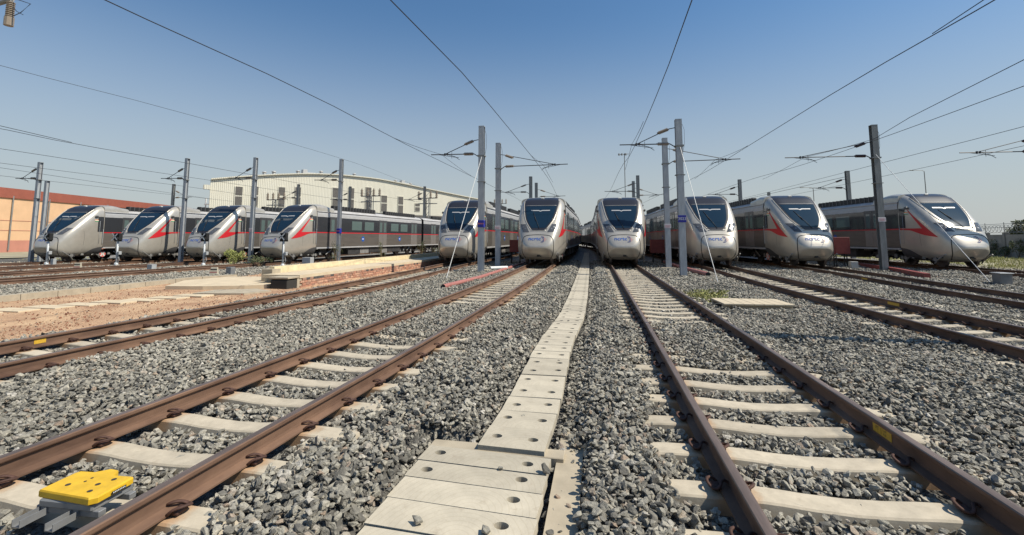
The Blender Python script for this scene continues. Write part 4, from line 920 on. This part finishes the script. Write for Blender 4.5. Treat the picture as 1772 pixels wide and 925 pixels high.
def messenger(cx, ym, half, label, r=.009):
    wire([(cx(ym + t), ym + t, 5.82 + .38 * (1 - abs(t) / half)**1.4) for t in np.linspace(-half, half, 13)], label, r)
messenger(lambda y: -8.5, 23.7, 6, 'short suspension wire at the blue band mast arm')
messenger(lambda y: -3.38, 28.3, 6, 'short suspension wire at the arm over the walkway left train')
messenger(lambda y: 1.66, 22.9, 6, 'short suspension wire at the 3023 mast arm')
messenger(lambda y: 6.8, 28.3, 6, 'short suspension wire at the arm behind the 3023 mast')
messenger(lambda y: 11.65, 28.4, 7, 'short suspension wire at the leaning mast arm')
wire([(12.6, 4, 7.2), (12.4, 14.5, 6.9), (13.2, 22, 6.75), (15.0, 28.3, 7.0)], 'upper wire running in to the leaning mast from the right', .013)
wire([(22.3, 46, 7.2), (19, 70, 6.8)], 'faint distant wire behind the rightmost train', .02)
wire([(-23.4, 10, 6.25), (-23.1, 16, 5.84)], 'upper wire joining at the left edge of the view', .012)
wire([(7.05, 4, 6.15), (7.0, 8.6, 5.95), (6.9, 10.6, 5.82)], 'upper wire joining over the track of the 3023 mast', .009)
lm = mast(-14.55, 7.6, 7.7, [], 2.9, 'steel mast just outside the view at the upper left corner', detail=False)
OX, OZ = .85, -.62
def sh_(pts): return [(x + OX, y, z + OZ + .35) for x, y, z in pts]
b = MB(); b.tube(sh_([(-.70, 0, 7.45), (.62, 0, 7.62)]), .05, 8); b.tube(sh_([(.6, 0, 7.25), (.6, 0, 7.6)]), .03, 6); b.obj('bracket', 'galvd', lm)
b = MB()
for k in range(8): b.tube(sh_([(.60, 0, 7.22 + k * .045), (.60, 0, 7.24 + k * .045)]), .075, 10)
b.tube(sh_([(.60, 0, 7.0), (.60, 0, 7.2)]), .085, 10); b.obj('insulator', 'ins', lm)
b = MB(); b.tube(sh_([(.62, 0, 7.63), (.80, 0, 7.60), (1.18, 0, 7.46), (.92, 0, 7.28), (.72, 0, 7.22)]), .009, 5); b.tube(sh_([(.66, 0, 7.45), (.80, 0, 7.32), (1.0, 0, 7.22)]), .007, 5); b.obj('jumper_cable', 'wire', lm)
# diagonal stay rods, pale
wire([(-6.15, 23.55, 6.0), (-6.81, 19.9, -.2)], 'pale stay rod from the blue band mast down to the ballast', .015, 'stay rod', 'white')
wire([(3.9, 22.75, 6.0), (4.62, 19.6, -.2)], 'pale stay rod from the 3023 mast down to the grass tuft', .014, 'stay rod', 'white')
wire([(15.15, 28.25, 6.2), (15.1, 21.4, -.15)], 'long stay rod from the leaning mast across the rightmost train', .013, 'stay rod', 'galv')

# ------------------------------------------------------------------ shed
A0 = Vector((-60, 61, 0)); A1 = Vector((-28, 105, 0)); dirv = (A1 - A0).normalized(); Lw = (A1 - A0).length
sh = empty('depot_shed', A0, math.atan2(dirv.y, dirv.x)); tag(sh, 'long pale corrugated depot shed with low gable and dark louvred windows', 'shed')
prof = [(0, 10.8), (5.5, 11.8), (11.5, 12.7), (16.3, 13.2), (22, 13.45), (27, 13.4), (33, 12.95), (39.2, 12.3), (47, 11.5), (Lw, 10.8)]
ru = pchip([p[0] for p in prof], [p[1] for p in prof]); off = Vector((-26, 31, 0)); ox, oy = off.dot(dirv), off.dot(Vector((-dirv.y, dirv.x, 0)))
us = np.linspace(0, Lw, 28); n_ = len(us)
b = MB(); b.add([(0, 0, -.4), (Lw, 0, -.4)] + [(u, 0, ru(u)) for u in us[::-1]], [tuple(range(n_ + 2))])
b.add([(0, 0, -.4), (0, 0, 10.8), (ox, oy, 10.8), (ox, oy, -.4)], [(0, 1, 2, 3)]); b.add([(Lw, 0, -.4), (Lw + ox, oy, -.4), (Lw + ox, oy, 10.8), (Lw, 0, 10.8)], [(0, 1, 2, 3)]); b.obj('corrugated_wall', 'corr', sh)
b = MB(); b.loft([[(u, -.35, ru(u) + .0), (u, -.35, ru(u) + .18), (u + ox, oy, ru(u) + .18), (u + ox, oy, ru(u))] for u in us]); b.obj('curved_roof', 'corr', sh)
for u0, u1, za, zb_ in [(3.5, 4.5, 7.0, 9.9), (5.9, 6.8, 7.0, 10.1), (10, 11, 7.0, 10.4), (12.7, 13.6, 7.0, 10.6), (19.3, 20.4, 7.0, 11.0), (22.4, 23.4, 6.8, 11.2), (25.8, 26.9, 6.8, 11.5), (29.1, 30.3, 7.0, 10.1), (32.9, 34.0, 6.6, 10.2), (36.9, 38.0, 7.4, 8.9)]:
    fb = MB(); fb.box(u0 - .12, u1 + .12, -.10, .02, za - .12, zb_ + .12); wf = fb.obj('louvre_window', 'corr', sh); gb = MB(); z = za; k = 0
    while z < zb_ - .1:
        if abs(z - (za + zb_) / 2) > .12: gb.box(u0, u1, -.15, -.09, z, z + .17)
        z += .2
    gb.obj('louvre_slats', 'louvre', wf)
b = MB(); b.box(34.4, 46.5, -.15, .1, 3.0, 6.5); b.obj('dark_opening', 'louvre', sh)
b = MB(); b.box(42.4, 45.6, -.3, -.16, 3.0, 6.2); b.obj('peach_panel', 'peach', sh)
b = MB(); b.box(-.9, -.1, -.5, .1, 9.2, 9.9); b.obj('eaves_box', 'corr', sh)
for u in (8.0, 9.5, 13.5, 17.6, 24, 33, 36.5):
    ro = MB(); zz = ru(u) + .3; ro.tube([(u, 1.5, zz - .2), (u, 1.5, zz + .35)], .28, 14); ro.tube([(u, 1.5, zz + .35), (u, 1.5, zz + .48), (u, 1.5, zz + .58)], [.40, .36, .1], 14); ro.obj('roof_vent', 'cantrail', sh, True)
for u in (14.6, 34.6):
    ro = MB(); zz = ru(u) + .2; ro.box(u - .4, u + .4, 1, 2, zz, zz + .8, .05); ro.box(u + .4, u + 2.3, 1.3, 2.0, zz - .1, zz + .35, .05); ro.obj('roof_plant', 'cantrail', sh)
# pylons / switch gear in front of the shed
def gearpole(x, y, h, label):
    e = MB(); 
    for sx in (-.35, .35):
        for sy in (-.3, .3): e.tube([(sx, sy, -.4), (sx * .7, sy * .7, h)], .05, 5)
    for z in np.arange(.2, h, .8): 
        e.tube([(-.33, -.28, z), (.30, -.25, z + .8)], .025, 4); e.tube([(.33, -.28, z), (-.30, -.25, z + .8)], .025, 4)
    o = e.obj('lattice_post', 'galvd'); o.location = (x, y, 0); tag(o, label, 'lattice post', 'lattice posts with insulators before the shed')
    c = MB(); c.tube([(-1.3, 0, h), (1.3, 0, h)], .06, 5); c.tube([(-1.3, 0, h - .7), (1.3, 0, h - .7)], .06, 5); c.obj('cross_arm', 'galvd', o)
    for sx in (-1.2, -.4, .4, 1.2):
        i_ = MB()
        for k in range(4): i_.tube([(sx, 0, h + .05 + k * .2), (sx, 0, h + .17 + k * .2)], .16, 8)
        i_.tube([(sx, 0, h), (sx, 0, h + .95)], .06, 6); i_.obj('insulator', 'ins', o)
gearpole(-41.5, 52.5, 6.6, 'lattice switch post above the fourth train cab roof')
gearpole(-27.8, 52, 6.8, 'lattice switch post between two louvred windows of the shed')
gearpole(-21.5, 55, 6.7, 'lattice switch post left of the slim mast near the fifth train')
gearpole(-19.6, 90, 8.6, 'small distant switch post peeping over the fifth train roof')

# ------------------------------------------------------------------ building at left
B0 = Vector((-76.3, 45.2, 0)); B1 = Vector((-83.1, 70.2, 0)); d2 = (B1 - B0).normalized(); Bs = B0 - d2 * 22; Lb = 55
bl = empty('peach_building', Bs, math.atan2(d2.y, d2.x)); tag(bl, 'long low peach rendered building with red brown top band at the left edge', 'building')
b = MB(); b.box(0, Lb, 0, 25, -.4, 1.3); b.obj('pink_plinth', 'pinkwall', bl)
b = MB(); b.box(0, Lb, .04, 25, 1.3, 6.9); b.obj('peach_wall', 'peach', bl)
b = MB(); b.box(-.1, Lb + .1, -.12, 25.1, 6.9, 8.2); b.obj('red_parapet', 'brownred', bl)
for u in np.arange(3, Lb, 5.2):
    b = MB(); b.tube([(u, -.08, 0), (u, -.08, 7.2)], .09, 6); b.obj('downpipe', 'galvd', bl)
for z in (3.9, 2.6): b = MB(); b.box(0, Lb, .0, .05, z, z + .06); b.obj('wall_groove', 'pinkwall', bl)
b = MB(); b.box(44, 49, -.02, .1, 1.5, 3.6); b.obj('dark_window', 'louvre', bl)
rk = MB()
for k in range(4): rk.tube([(-77.5 + .9 * k, 78, 6), (-77.5 + .9 * k, 78, 9.6)], .12, 5)
for z in (7.2, 8.4): rk.tube([(-77.8, 78, z), (-74.5, 78, z)], .12, 5)
tag(rk.obj('white_railing', 'white'), 'small white railing tower at the end of the red roof band', 'railing')

# ------------------------------------------------------------------ path, kerbs, brick face on the left
b = MB()
pr = [(-17.3, 8), (-17.45, 12), (-17.55, 15), (-17.55, 17.6), (-17.0, 19)]
for j in range(len(pr) - 1):
    (xa, ya), (xb, yb) = pr[j], pr[j + 1]; n_ = max(1, int((yb - ya) / .9))
    for q in range(n_):
        t0, t1 = q / n_, (q + .985) / n_; x0, y0, x1, y1 = xa + (xb - xa) * t0, ya + (yb - ya) * t0, xa + (xb - xa) * t1, ya + (yb - ya) * t1
        zz = -.12 + random.uniform(-.012, .012); b.add([(x0 - .15, y0, -.4), (x0 + .15, y0, -.4), (x1 + .15, y1, -.4), (x1 - .15, y1, -.4), (x0 - .15, y0, zz), (x0 + .15, y0, zz), (x1 + .15, y1, zz), (x1 - .15, y1, zz)], [(0, 3, 2, 1), (4, 5, 6, 7), (0, 1, 5, 4), (2, 3, 7, 6), (1, 2, 6, 5), (3, 0, 4, 7)])
tag(b.obj('low_kerb', 'trough'), 'low jointed kerb between grey ballast and red soil at the left', 'kerb')
# raised path
pl = empty('raised_path', (-12.6, 20, 0)); tag(pl, 'raised sandy path with brick side running back beside the fifth train', 'path')
def world_poly(b, xs0, xs1, ys, z0, z1):
    b.loft([[(xs0(t) + 12.6, t - 20, z0), (xs1(t) + 12.6, t - 20, z0), (xs1(t) + 12.6, t - 20, z1), (xs0(t) + 12.6, t - 20, z1)] for t in ys])
b = MB(); world_poly(b, lambda t: -13.0, lambda t: -11.35 + .0 * t, np.arange(15.9, 60, 1.5), .04, .16); b.obj('path_top', 'path', pl)
b = MB(); ys = 15.95; i = 0
for row in range(4):
    yy = 15.95 + (.12 if row % 2 else 0)
    while yy < 40:
        L_ = .235; zz = -.33 + row * .095; b.cur = random.choice((0, 0, 1, 2)) if row < 3 else random.choice((0, 2, 2, 3)); b.box(1.10, 1.262 + random.uniform(-.008, .012), yy - 20, yy + L_ - 20 - .012, zz, zz + .083); yy += L_
M['brick1'] = mat('brick a', (.36, .18, .12), .9, var=.3, scale=8); M['brick2'] = mat('brick b', (.45, .27, .185), .9, var=.3, scale=8); M['brick3'] = mat('brick c', (.30, .18, .13), .9, var=.3, scale=8)
b.obj('brick_face', ['brick1', 'brick2', 'brick3', 'dgrey'], pl)
b = MB(); b.box(1.10, 1.22, -4.2, 40, -.34, .04); b.obj('mortar_backing', 'trough', pl)
b = MB(); world_poly(b, lambda t: -13.25, lambda t: -13.02, np.arange(16.6, 60, 1.5), -.3, .42); b.obj('side_kerb', 'curb', pl)
b = MB(); b.box(-.85, -.35, -3.6, -3.1, -.3, .34, .01); b.obj('kerb_end_block', 'trough', pl)
b = MB(); b.box(.5, 1.20, -4.75, -4.15, -.38, .02, .02); b.cur = 1; b.box(.4, 1.24, -4.76, -4.1, .06, .13, .01); b.obj('drain_mouth', ['dkhole', 'trough'], pl)
b = MB()
def lowslab(b, pts, z0, z1): n_ = len(pts); b.add([(p[0], p[1], z0) for p in pts] + [(p[0], p[1], z1) for p in pts], [tuple(range(n_ - 1, -1, -1)), tuple(range(n_, 2 * n_))] + [(i, (i + 1) % n_, n_ + (i + 1) % n_, n_ + i) for i in range(n_)])
lowslab(b, [(-15.6, 14.2), (-14.2, 14.4), (-12.9, 14.9), (-12.3, 15.3), (-12.2, 17), (-13.1, 19.0), (-16.6, 18.2), (-16.9, 16.2)], -.36, -.16); tag(b.obj('concrete_apron', 'path'), 'broken sandy concrete apron at the near end of the raised path', 'apron')
b = MB(); lowslab(b, [(-13.3, 13.1), (-11.6, 13.4), (-11.3, 14.3), (-12.2, 14.7), (-13.4, 14.1)], -.38, -.24); tag(b.obj('broken_slab', 'trough'), 'small broken slab in the red soil before the apron', 'slab')
b = MB(); rr = random.Random(5)
for j in range(9):
    t = j / 8; x0, y0 = -15.6 + 2.6 * t, 8.0 + 4.6 * t; b.box(x0 - .55, x0 + .55, y0, y0 + .48, -.31, -.265 + rr.uniform(-.006, .008), .004)
o = b.obj('sunk_planks', 'path'); tag(o, 'row of pale slabs sunk flush in the red soil', 'slabs')
# ballast coloured rubble on soil edge is part of the stones

# ------------------------------------------------------------------ small yard things
def bx(name, x, y, z0, dims, m, label, cat, extra=None, rz=0, bev=.01):
    b = MB(); w_, d_, h_ = dims; b.box(-w_ / 2, w_ / 2, -d_ / 2, d_ / 2, 0, h_, bev); o = b.obj(name, m); o.location = (x, y, z0); o.rotation_euler = (0, 0, rz); tag(o, label, cat)
    if extra: extra(o)
    return o
def signal(x, y, label):
    s = empty('shunting_signal', (x, y, -.3)); tag(s, label, 'signal', 'small shunting signals before the left trains')
    b = MB(); b.tube([(0, 0, 0), (0, 0, 1.75)], .06, 10); b.tube([(0, 0, 0), (0, 0, .22)], [.16, .09], 10); b.obj('post', 'galvp', s, True)
    b = MB(); b.box(-.24, .24, -.12, .12, 1.72, 2.24, .03); b.box(-.30, .30, -.02, .02, 1.66, 1.78); hd = b.obj('signal_head', 'black', s)
    for dx, dz in ((-.12, 1.86), (.12, 1.86), (0, 2.1)):
        b = MB(); b.tube([(dx, -.12, dz), (dx, -.24, dz + .01)], .075, 10, cap=False); b.obj('lamp_hood', 'black', hd, True)
    b = MB()
    for q in (-1, 1): b.add([(-.26, -.262, 1.98 - q * .24), (.20, -.262, 1.98 + q * .24), (.26, -.262, 1.98 + q * .20), (-.20, -.262, 1.98 - q * .28)], [(0, 1, 2, 3)]); b.add([(-.26, -.256, 1.98 - q * .24), (.20, -.256, 1.98 + q * .24), (.26, -.256, 1.98 + q * .20), (-.20, -.256, 1.98 - q * .28)], [(3, 2, 1, 0)])
    b.obj('white_cross', 'white', hd)
    b = MB(); b.box(.09, .28, -.1, .1, .75, .98, .02); b.tube([(.12, 0, .75), (.2, .02, .4), (.1, 0, .2)], .02, 5); b.obj('junction_box', 'grey box', s)
signal(-37.9, 25.4, 'white post signal with crossed out black head before the leftmost train')
signal(-32.6, 25.9, 'white post signal with crossed out black head between the first two trains')
signal(-26.3, 26.6, 'white post signal with crossed out black head before the third train')
signal(-20.5, 26.9, 'white post signal with crossed out black head by the kerb and the fourth train')
def legs(o, n=4):
    for sx in (-.3, .3):
        for sy in (-.15, .15): b = MB(); b.box(sx - .025, sx + .025, sy - .025, sy + .025, -.95, 0); b.obj('leg', 'black', o)
    b = MB(); b.box(-.36, .36, -.27, -.262, .03, .72); b.obj('cabinet_door', 'redbox', o)
bx('red_cabinet', -6.3 + .55, 31.5, .62, (.78, .5, .85), 'redbox', 'red oxide cabinet on legs between the fifth and sixth trains', 'cabinet', legs)
bx('red_cabinet', 4.0, 33.6, .55, (.95, .5, .95), 'redbox', 'red oxide cabinet on legs left of the 3023 mast', 'cabinet', legs)
bx('red_cabinet', 14.9, 32.3, .60, (.95, .5, 1.05), 'redbox', 'bright red cabinet on legs between the two rightmost trains', 'cabinet', legs)
def lid(o): b = MB(); w_ = o.dimensions.x; b.box(-.24, .24, -.24, .24, .5, .53, .008); b.obj('lid', 'grey box', o)
bx('junction_box', 14.3, 29.6, -.3, (.36, .3, .55), 'grey box', 'grey junction box beside the red cabinet legs', 'junction box')
bx('junction_box', 15.3, 21.1, -.28, (.40, .40, .5), 'conc', 'grey box with pale lid near the right edge', 'junction box', lid)
bx('junction_box', -25.3, 22.1, -.28, (.34, .3, .36), 'grey box', 'small grey box in the ballast between the second and third left tracks', 'junction box')
bx('junction_box', -18.7, 20.6, -.28, (.30, .30, .38), 'frameg', 'grey box behind the striped marker near the kerb', 'junction box')
bx('junction_box', -19.0, 27.4, -.1, (.6, .4, .42), 'grey box', 'grey blue box on the ballast by the blue plate mast', 'junction box')
bx('junction_box', -37.0, 25.2, -.28, (.24, .2, .45), 'grey box', 'pale little box beside the leftmost train bogie', 'junction box')
def marker(x, y, label):
    m_ = empty('fouling_marker', (x, y, -.28), .25); m_.scale = (.62, .62, .7); tag(m_, label, 'marker', 'striped fouling marker stones')
    b = MB(); b.loft([[(-.32, -.16, 0), (.32, -.16, 0), (.32, .16, 0), (-.32, .16, 0)], [(-.24, -.05, .55), (.24, -.05, .55), (.24, .10, .55), (-.24, .10, .55)]]); b.obj('stone', 'slab', m_)
    for z, c_ in ((.16, 'redpipe'), (.36, 'black')):
        t0, t1 = z / .55, (z + .08) / .55; f = lambda t: -.16 + .11 * t - .006; g_ = lambda t: .32 - .08 * t - .004
        b = MB(); b.quad((-g_(t0), f(t0), z), (g_(t0), f(t0), z), (g_(t1), f(t1), z + .08), (-g_(t1), f(t1), z + .08)); b.obj('painted_band', c_, m_)
marker(-31.0, 22.4, 'white fouling marker with red and black bands between the left tracks')
marker(-19.3, 20.2, 'white fouling marker with red and black bands beside the sandy kerb')
# ducts and beams
def pipe(pts, r, m, label, name='duct_pipe', open_end=True):
    b = MB(); b.tube(pts, r, 14, cap=False); o = b.obj(name, m, smooth=True); tag(o, label, 'pipe')
    b = MB(); b.tube([Vector(pts[0]) + (Vector(pts[1]) - Vector(pts[0])).normalized() * .02, Vector(pts[0]) + (Vector(pts[1]) - Vector(pts[0])).normalized() * .03], r * .97, 14); b.obj('pipe_bore', 'black', o)
pipe([(-5.42, 15.5, -.12), (-5.2, 19.6, -.14), (-5.15, 26, -.12), (-5.2, 32, -.14)], .085, 'redpipe', 'open ended red duct pipe lying on ballast beside the sixth track')
pipe([(4.95, 22.8, -.10), (4.62, 26.3, -.08), (4.4, 34, -.06)], .11, 'redpipe', 'short red duct pipe lying behind the 3023 mast')
b = MB(); b.loft([[(x - .13, y, -.24), (x + .13, y, -.24), (x + .13, y, z), (x - .13, y, z)] for x, y, z in ((14.3, 23.6, .02), (15.3, 27.4, .02), (16.5, 34, .02))]); tag(b.obj('red_beam', 'redbox'), 'long red beam lying on ballast at the foot of the leaning mast', 'beam')
b = MB(); b.tube([(-5.9, 24.6, -.05), (-5.1, 25.3, -.05)], .09, 10); tag(b.obj('white_pipe', 'white'), 'short white pipe on the ballast at the foot of the tall masts', 'pipe')
bx('mast_footing', 3.97, 28.3, -.42, (.8, .8, .3), 'trough', 'concrete footing at the mast behind the 3023 mast', 'footing')
bx('mast_footing', -6.2, 24.4, -.42, (.7, .6, .3), 'trough', 'concrete footing with a yellow edge by the blue band mast', 'footing')
# boards
b = MB()
for k in range(7): b.box(-.83 + k * .24, -.60 + k * .24, -.55, .55, .02, .06, .004)
for yy in (-.45, .4): b.box(-.83, .83, yy, yy + .09, -.06, .018)
o = b.obj('board_platform', 'timber'); o.location = (3.85, 13.05, -.12); o.rotation_euler = (0, 0, .06); tag(o, 'flat platform of pale boards lying in the ballast by the grass tuft', 'boards')
# yellow cover box in the left near track
yb = empty('track_beacon', (-3.27, 2.56, -.125), R(2)); yb.scale = (.84, .84, .84); tag(yb, 'yellow topped beacon box on a grey frame between the near left rails', 'beacon')
out = [(-.28, -.15), (.21, -.19), (.25, -.155), (.24, .12), (.06, .115), (.02, .19), (-.06, .20), (-.14, .135), (-.27, .13), (-.285, .10)]
b = MB(); sc1 = 1.0
def ringp(k, z): c_ = (0, 0); return [(x * k, y * k, z) for x, y in out]
b.loft([ringp(.97, .085)[::1], ringp(1.0, .092), ringp(1.0, .128), ringp(.975, .140)]); cv = b.obj('yellow_cover', 'yellow', yb)
for x, y_ in ((-.14, -.06), (-.06, .05), (.12, -.11), (.13, .06), (-.06, -.0), (.08, -.02)):
    b = MB(); b.tube([(x, y_, .138), (x, y_, .1425)], .018 if abs(x) > .07 else .010, 12); b.obj('screw', 'dkhole', cv)
b = MB(); b.box(.2545, .257, -.06, .05, .100, .119); lb = b.obj('maker_label', 'black', cv)
b = MB(); [b.box(.2572, .2580, -.05 + .012 * k, -.043 + .012 * k, .105, .114) for k in range(8)]; b.obj('label_print', 'white', lb)
b = MB(); b.box(-.25, .22, -.17, .15, .03, .085, .01); b.obj('lower_shell', 'frameg', yb)
for yy in (-.13, .10): b = MB(); b.box(-.28, .27, yy - .028, yy + .028, -.01, .035, .004); b.obj('frame_bar', 'frameg', yb)
for xx in (-.21, .07):
    b = MB(); b.box(xx - .035, xx + .035, -.33, -.05, -.02, -.012); b.box(xx - .035, xx - .029, -.33, -.05, -.012, .03); b.box(xx + .029, xx + .035, -.33, -.05, -.012, .03); b.obj('frame_channel', 'frameg', yb)
# yellow tags on rails
def rtag(k, side, y, face, L, txt, name='rail_tag'):
    rl = RAILS[(k, side)]; x = CX[k](y) + side * .7535 + face * .0115; t = (CX[k](y + .1) - CX[k](y - .1)) / .2
    b = MB(); b.box(-L / 2, L / 2, -.0015, .0015, -.120, -.050); o = b.obj(name, 'tag', rl); o.location = (x, y, 0); o.rotation_euler = (0, 0, math.atan2(1, t) if face > 0 else math.atan2(-1, -t))
    if txt:
        b = MB(); b.box(-.012, -.009, -.0025, -.0016, -.112, -.058); b.obj('tag_rule', 'textk', o)
        for s_, sz, xx, zz in (('PT', .045, -.065, -.078), ('1:3.00', .022, .035, -.070), ('8 0', .028, .04, -.098)):
            tm_ = textmesh(s_, sz); tm_.materials.clear(); tm_.materials.append(M['textk']); q = link('tag_lettering', tm_, o); q.location = (xx, -.0022, zz); q.rotation_euler = (R(90), 0, 0)
rtag(7, 1, 4.62, -1, .26, True)
rtag(8, 1, 13.4, -1, .45, False); rtag(5, -1, 6.0, 1, .16, False); rtag(9, -1, 21.5, -1, .5, False)
# lamp columns far right and the thin aerial
def lampcol(x, y, h, lb, arm=1.3):
    s = MB(); s.tube([(0, 0, -.4), (0, 0, h)], [.09, .05], 8); s.tube([(0, 0, h), (-.25, 0, h + .15), (-arm, 0, h + .2)], .035, 6); o = s.obj('street_lamp', 'galvd'); o.location = (x, y, 0); tag(o, lb, 'lamp post')
    q = MB(); q.box(-arm - .5, -arm, -.12, .12, h + .14, h + .24, .03); q.obj('lamp_head', 'galvd', o)
lampcol(46.2, 75, 11.2, 'lamp column rising behind the rightmost train roof'); lampcol(31.6, 75, 9.0, 'distant lamp column right of the second train from the right')
s = MB(); s.tube([(0, 0, -.4), (0, 0, 15.3)], .07, 6); s.tube([(-.9, 0, 15.1), (.7, 0, 15.2)], .05, 5)
for k in (-.85, -.4, .2): s.tube([(k, 0, 15.0), (k, 0, 15.3)], .16, 6)
o = s.obj('floodlight_mast', 'galvd'); o.location = (4.25, 75, 0); tag(o, 'thin tall floodlight mast above the train right of the walkway', 'floodlight mast')

# boundary wall with barbed wire
P0, P1 = Vector((41.2, 62, -.25)), Vector((37.6, 48, -.25)); dv = (P1 - P0); n_ = 9
bwl = empty('boundary_wall', P0, math.atan2(dv.y, dv.x)); tag(bwl, 'grey concrete boundary wall with coiled barbed wire at the right edge', 'wall')
Lw2 = dv.length + 14
b = MB(); b.box(-12, Lw2, -.12, .12, 0, 2.2); b.obj('wall_panels', 'conc', bwl)
b = MB(); [b.box(u, u + .35, -.2, .2, 0, 2.4) for u in np.arange(-12, Lw2, 3.6)]; b.obj('wall_posts', 'conc', bwl)
b = MB(); co_ = []
for t in np.arange(-12, Lw2, .07): co_.append((t, .3 * math.cos(t * 9), 2.75 + .38 * math.sin(t * 9)))
b.tube(co_, .02, 3, cap=False); b.tube([(-12, 0, 3.25), (Lw2, 0, 3.25)], .02, 4); b.tube([(-12, 0, 2.9), (Lw2, 0, 2.9)], .02, 4)
[b.tube([(u, 0, 2.2), (u, 0, 3.4)], .03, 4) for u in np.arange(-12, Lw2, 3.6)]; b.obj('barbed_wire', 'galvd', bwl)

# ------------------------------------------------------------------ plants
def leafcloud(b, n, fn, size, rr):
    for _ in range(n):
        p = Vector(fn()); a_ = Vector((rr.gauss(0, 1), rr.gauss(0, 1), rr.gauss(0, 1))).normalized(); c_ = a_.cross(Vector((rr.gauss(0, 1), rr.gauss(0, 1), rr.gauss(0, 1)))).normalized(); s_ = size * rr.uniform(.6, 1.3)
        b.add([p - a_ * s_, p + c_ * s_ * .35, p + a_ * s_, p - c_ * s_ * .35], [(0, 1, 2, 3)])
def shrub(name, x, y, z, w_, h_, n, m, label, cat, size=.05, seed=1, stems=6):
    rr = random.Random(seed); e = empty(name, (x, y, z)); tag(e, label, cat); b = MB()
    cl = [(rr.uniform(-w_, w_) * .7, rr.uniform(-w_, w_) * .6, rr.uniform(.3, .9) * h_, rr.uniform(.22, .45) * w_) for _ in range(9)]
    def fn():
        c_ = rr.choice(cl); v = Vector((rr.gauss(0, 1), rr.gauss(0, 1), rr.gauss(0, 1))).normalized() * c_[3] * rr.uniform(.5, 1.05); return (c_[0] + v.x, c_[1] + v.y, max(.02, c_[2] + v.z * h_ / w_ * .7))
    leafcloud(b, n, fn, size, rr); b.obj('foliage', m, e)
    b = MB()
    for q in cl[:stems]: b.tube([(0, 0, 0), (q[0] * .5, q[1] * .5, q[2] * .5), q[:3]], [.02, .012, .006], 5)
    b.obj('stem', 'bark', e)
shrub('bush', -24.2, 27.0, -.25, .75, 1.0, 1500, 'leafy', 'yellow green bush between the third and fourth trains', 'bush', .06, 3)
shrub('bush', -21.9, 27.1 - .6, -.28, .8, .7, 900, 'leafg', 'dark low bush under the nose of the fourth train', 'bush', .05, 4)
shrub('bush', 3.25, 14.8, -.24, .7, .26, 420, 'grass', 'yellow green tuft growing in the ballast at the stay rod foot', 'bush', .045, 5)
for i, (x, y, h) in enumerate([(-18.1, 29.3, 1.5), (-16.8, 33.5, 1.5), (-15.6, 38.5, 1.5), (-14.9, 41, 1.1)]):
    lbs = ['lanky dry shrub right of the blue plate mast', 'lanky dry shrub in front of the long train, middle one', 'lanky dry shrub before the carriage joint of the long train', 'low green shrub near the far end of the path']
    shrub('shrub', x, y, -.25, .5, h, 260 if i < 3 else 500, 'leafg', lbs[i], 'shrub', .055, 20 + i, 9)
for i, (x, y, w_, h, n) in enumerate([(38.3, 54.5, .9, 1.5, 700), (38.2, 52.2, .8, 1.1, 600), (37.4, 49.6, .9, 1.7, 700)]):
    shrub('shrub', x, y, -.2, w_, h, n, 'leafg', ['straggly weeds at the boundary wall beside the last train nose', 'straggly weeds in the middle of the boundary wall', 'straggly weeds at the boundary wall near the right edge'][i], 'shrub', .09, 40 + i, 8)
def tree(x, y, z, h, cw, n, label, seed):
    rr = random.Random(seed); e = empty('tree', (x, y, z)); tag(e, label, 'tree'); b = MB(); b.tube([(0, 0, 0), (.1, 0, h * .35), (.2, .1, h * .6)], [.16, .1, .05], 7)
    cl = []
    for k in range(11):
        a_ = rr.uniform(0, 6.28); r_ = rr.uniform(.2, 1) * cw; c_ = (math.cos(a_) * r_, math.sin(a_) * r_, h * rr.uniform(.5, 1)); cl.append((*c_, rr.uniform(.3, .5) * cw)); b.tube([(.1, 0, h * .35), (c_[0] * .5, c_[1] * .5, h * .5), c_], [.06, .04, .015], 5)
    b.obj('trunk', 'bark', e); b = MB()
    def fn():
        c_ = rr.choice(cl); v = Vector((rr.gauss(0, 1), rr.gauss(0, 1), rr.gauss(0, 1))).normalized() * c_[3] * rr.uniform(.4, 1.1); return (c_[0] + v.x, c_[1] + v.y, c_[2] + v.z * .7)
    leafcloud(b, n, fn, .14, rr); b.obj('crown', 'leafg', e)
tree(40.2, 51.5, -.3, 3.6, 1.5, 2600, 'small olive tree rising behind the boundary wall at the right edge', 61)
# grass on the right verge and small weeds: many blades
def grass(name, label, areas, n, m='grass', hh=.22, seed=9):
    rr = random.Random(seed); b = MB()
    for _ in range(n):
        x0, x1, y0, y1, z = rr.choice(areas); x, y = rr.uniform(x0, x1), rr.uniform(y0, y1)
        if mnoise.noise(Vector((x * .7, y * .7, 0))) < -.05: continue
        a_ = rr.uniform(0, 6.28); l_ = hh * rr.uniform(.4, 1.3); w_ = .02; dx, dy = math.cos(a_), math.sin(a_); lx, ly = rr.gauss(0, .09), rr.gauss(0, .09)
        b.add([(x - dx * w_, y - dy * w_, z), (x + dx * w_, y + dy * w_, z), (x + lx, y + ly, z + l_)], [(0, 1, 2)])
    o = b.obj(name, m); tag(o, label, 'grass', kind='stuff')
grass('grass', 'yellow green grass on the verge beyond the rightmost train', [(22.6, 36, 24, 60, -.22)], 26000, hh=.22)
grass('grass', 'sparse yellow weeds growing along the ballast and path', [(2.7, 3.7, 13.9, 16.2, -.23), (-13.9, -13.4, 30, 42, -.28), (-15.8, -14.2, 20.5, 22, -.28), (-48, -43, 30, 36, -.25)], 2600, hh=.16, seed=12)
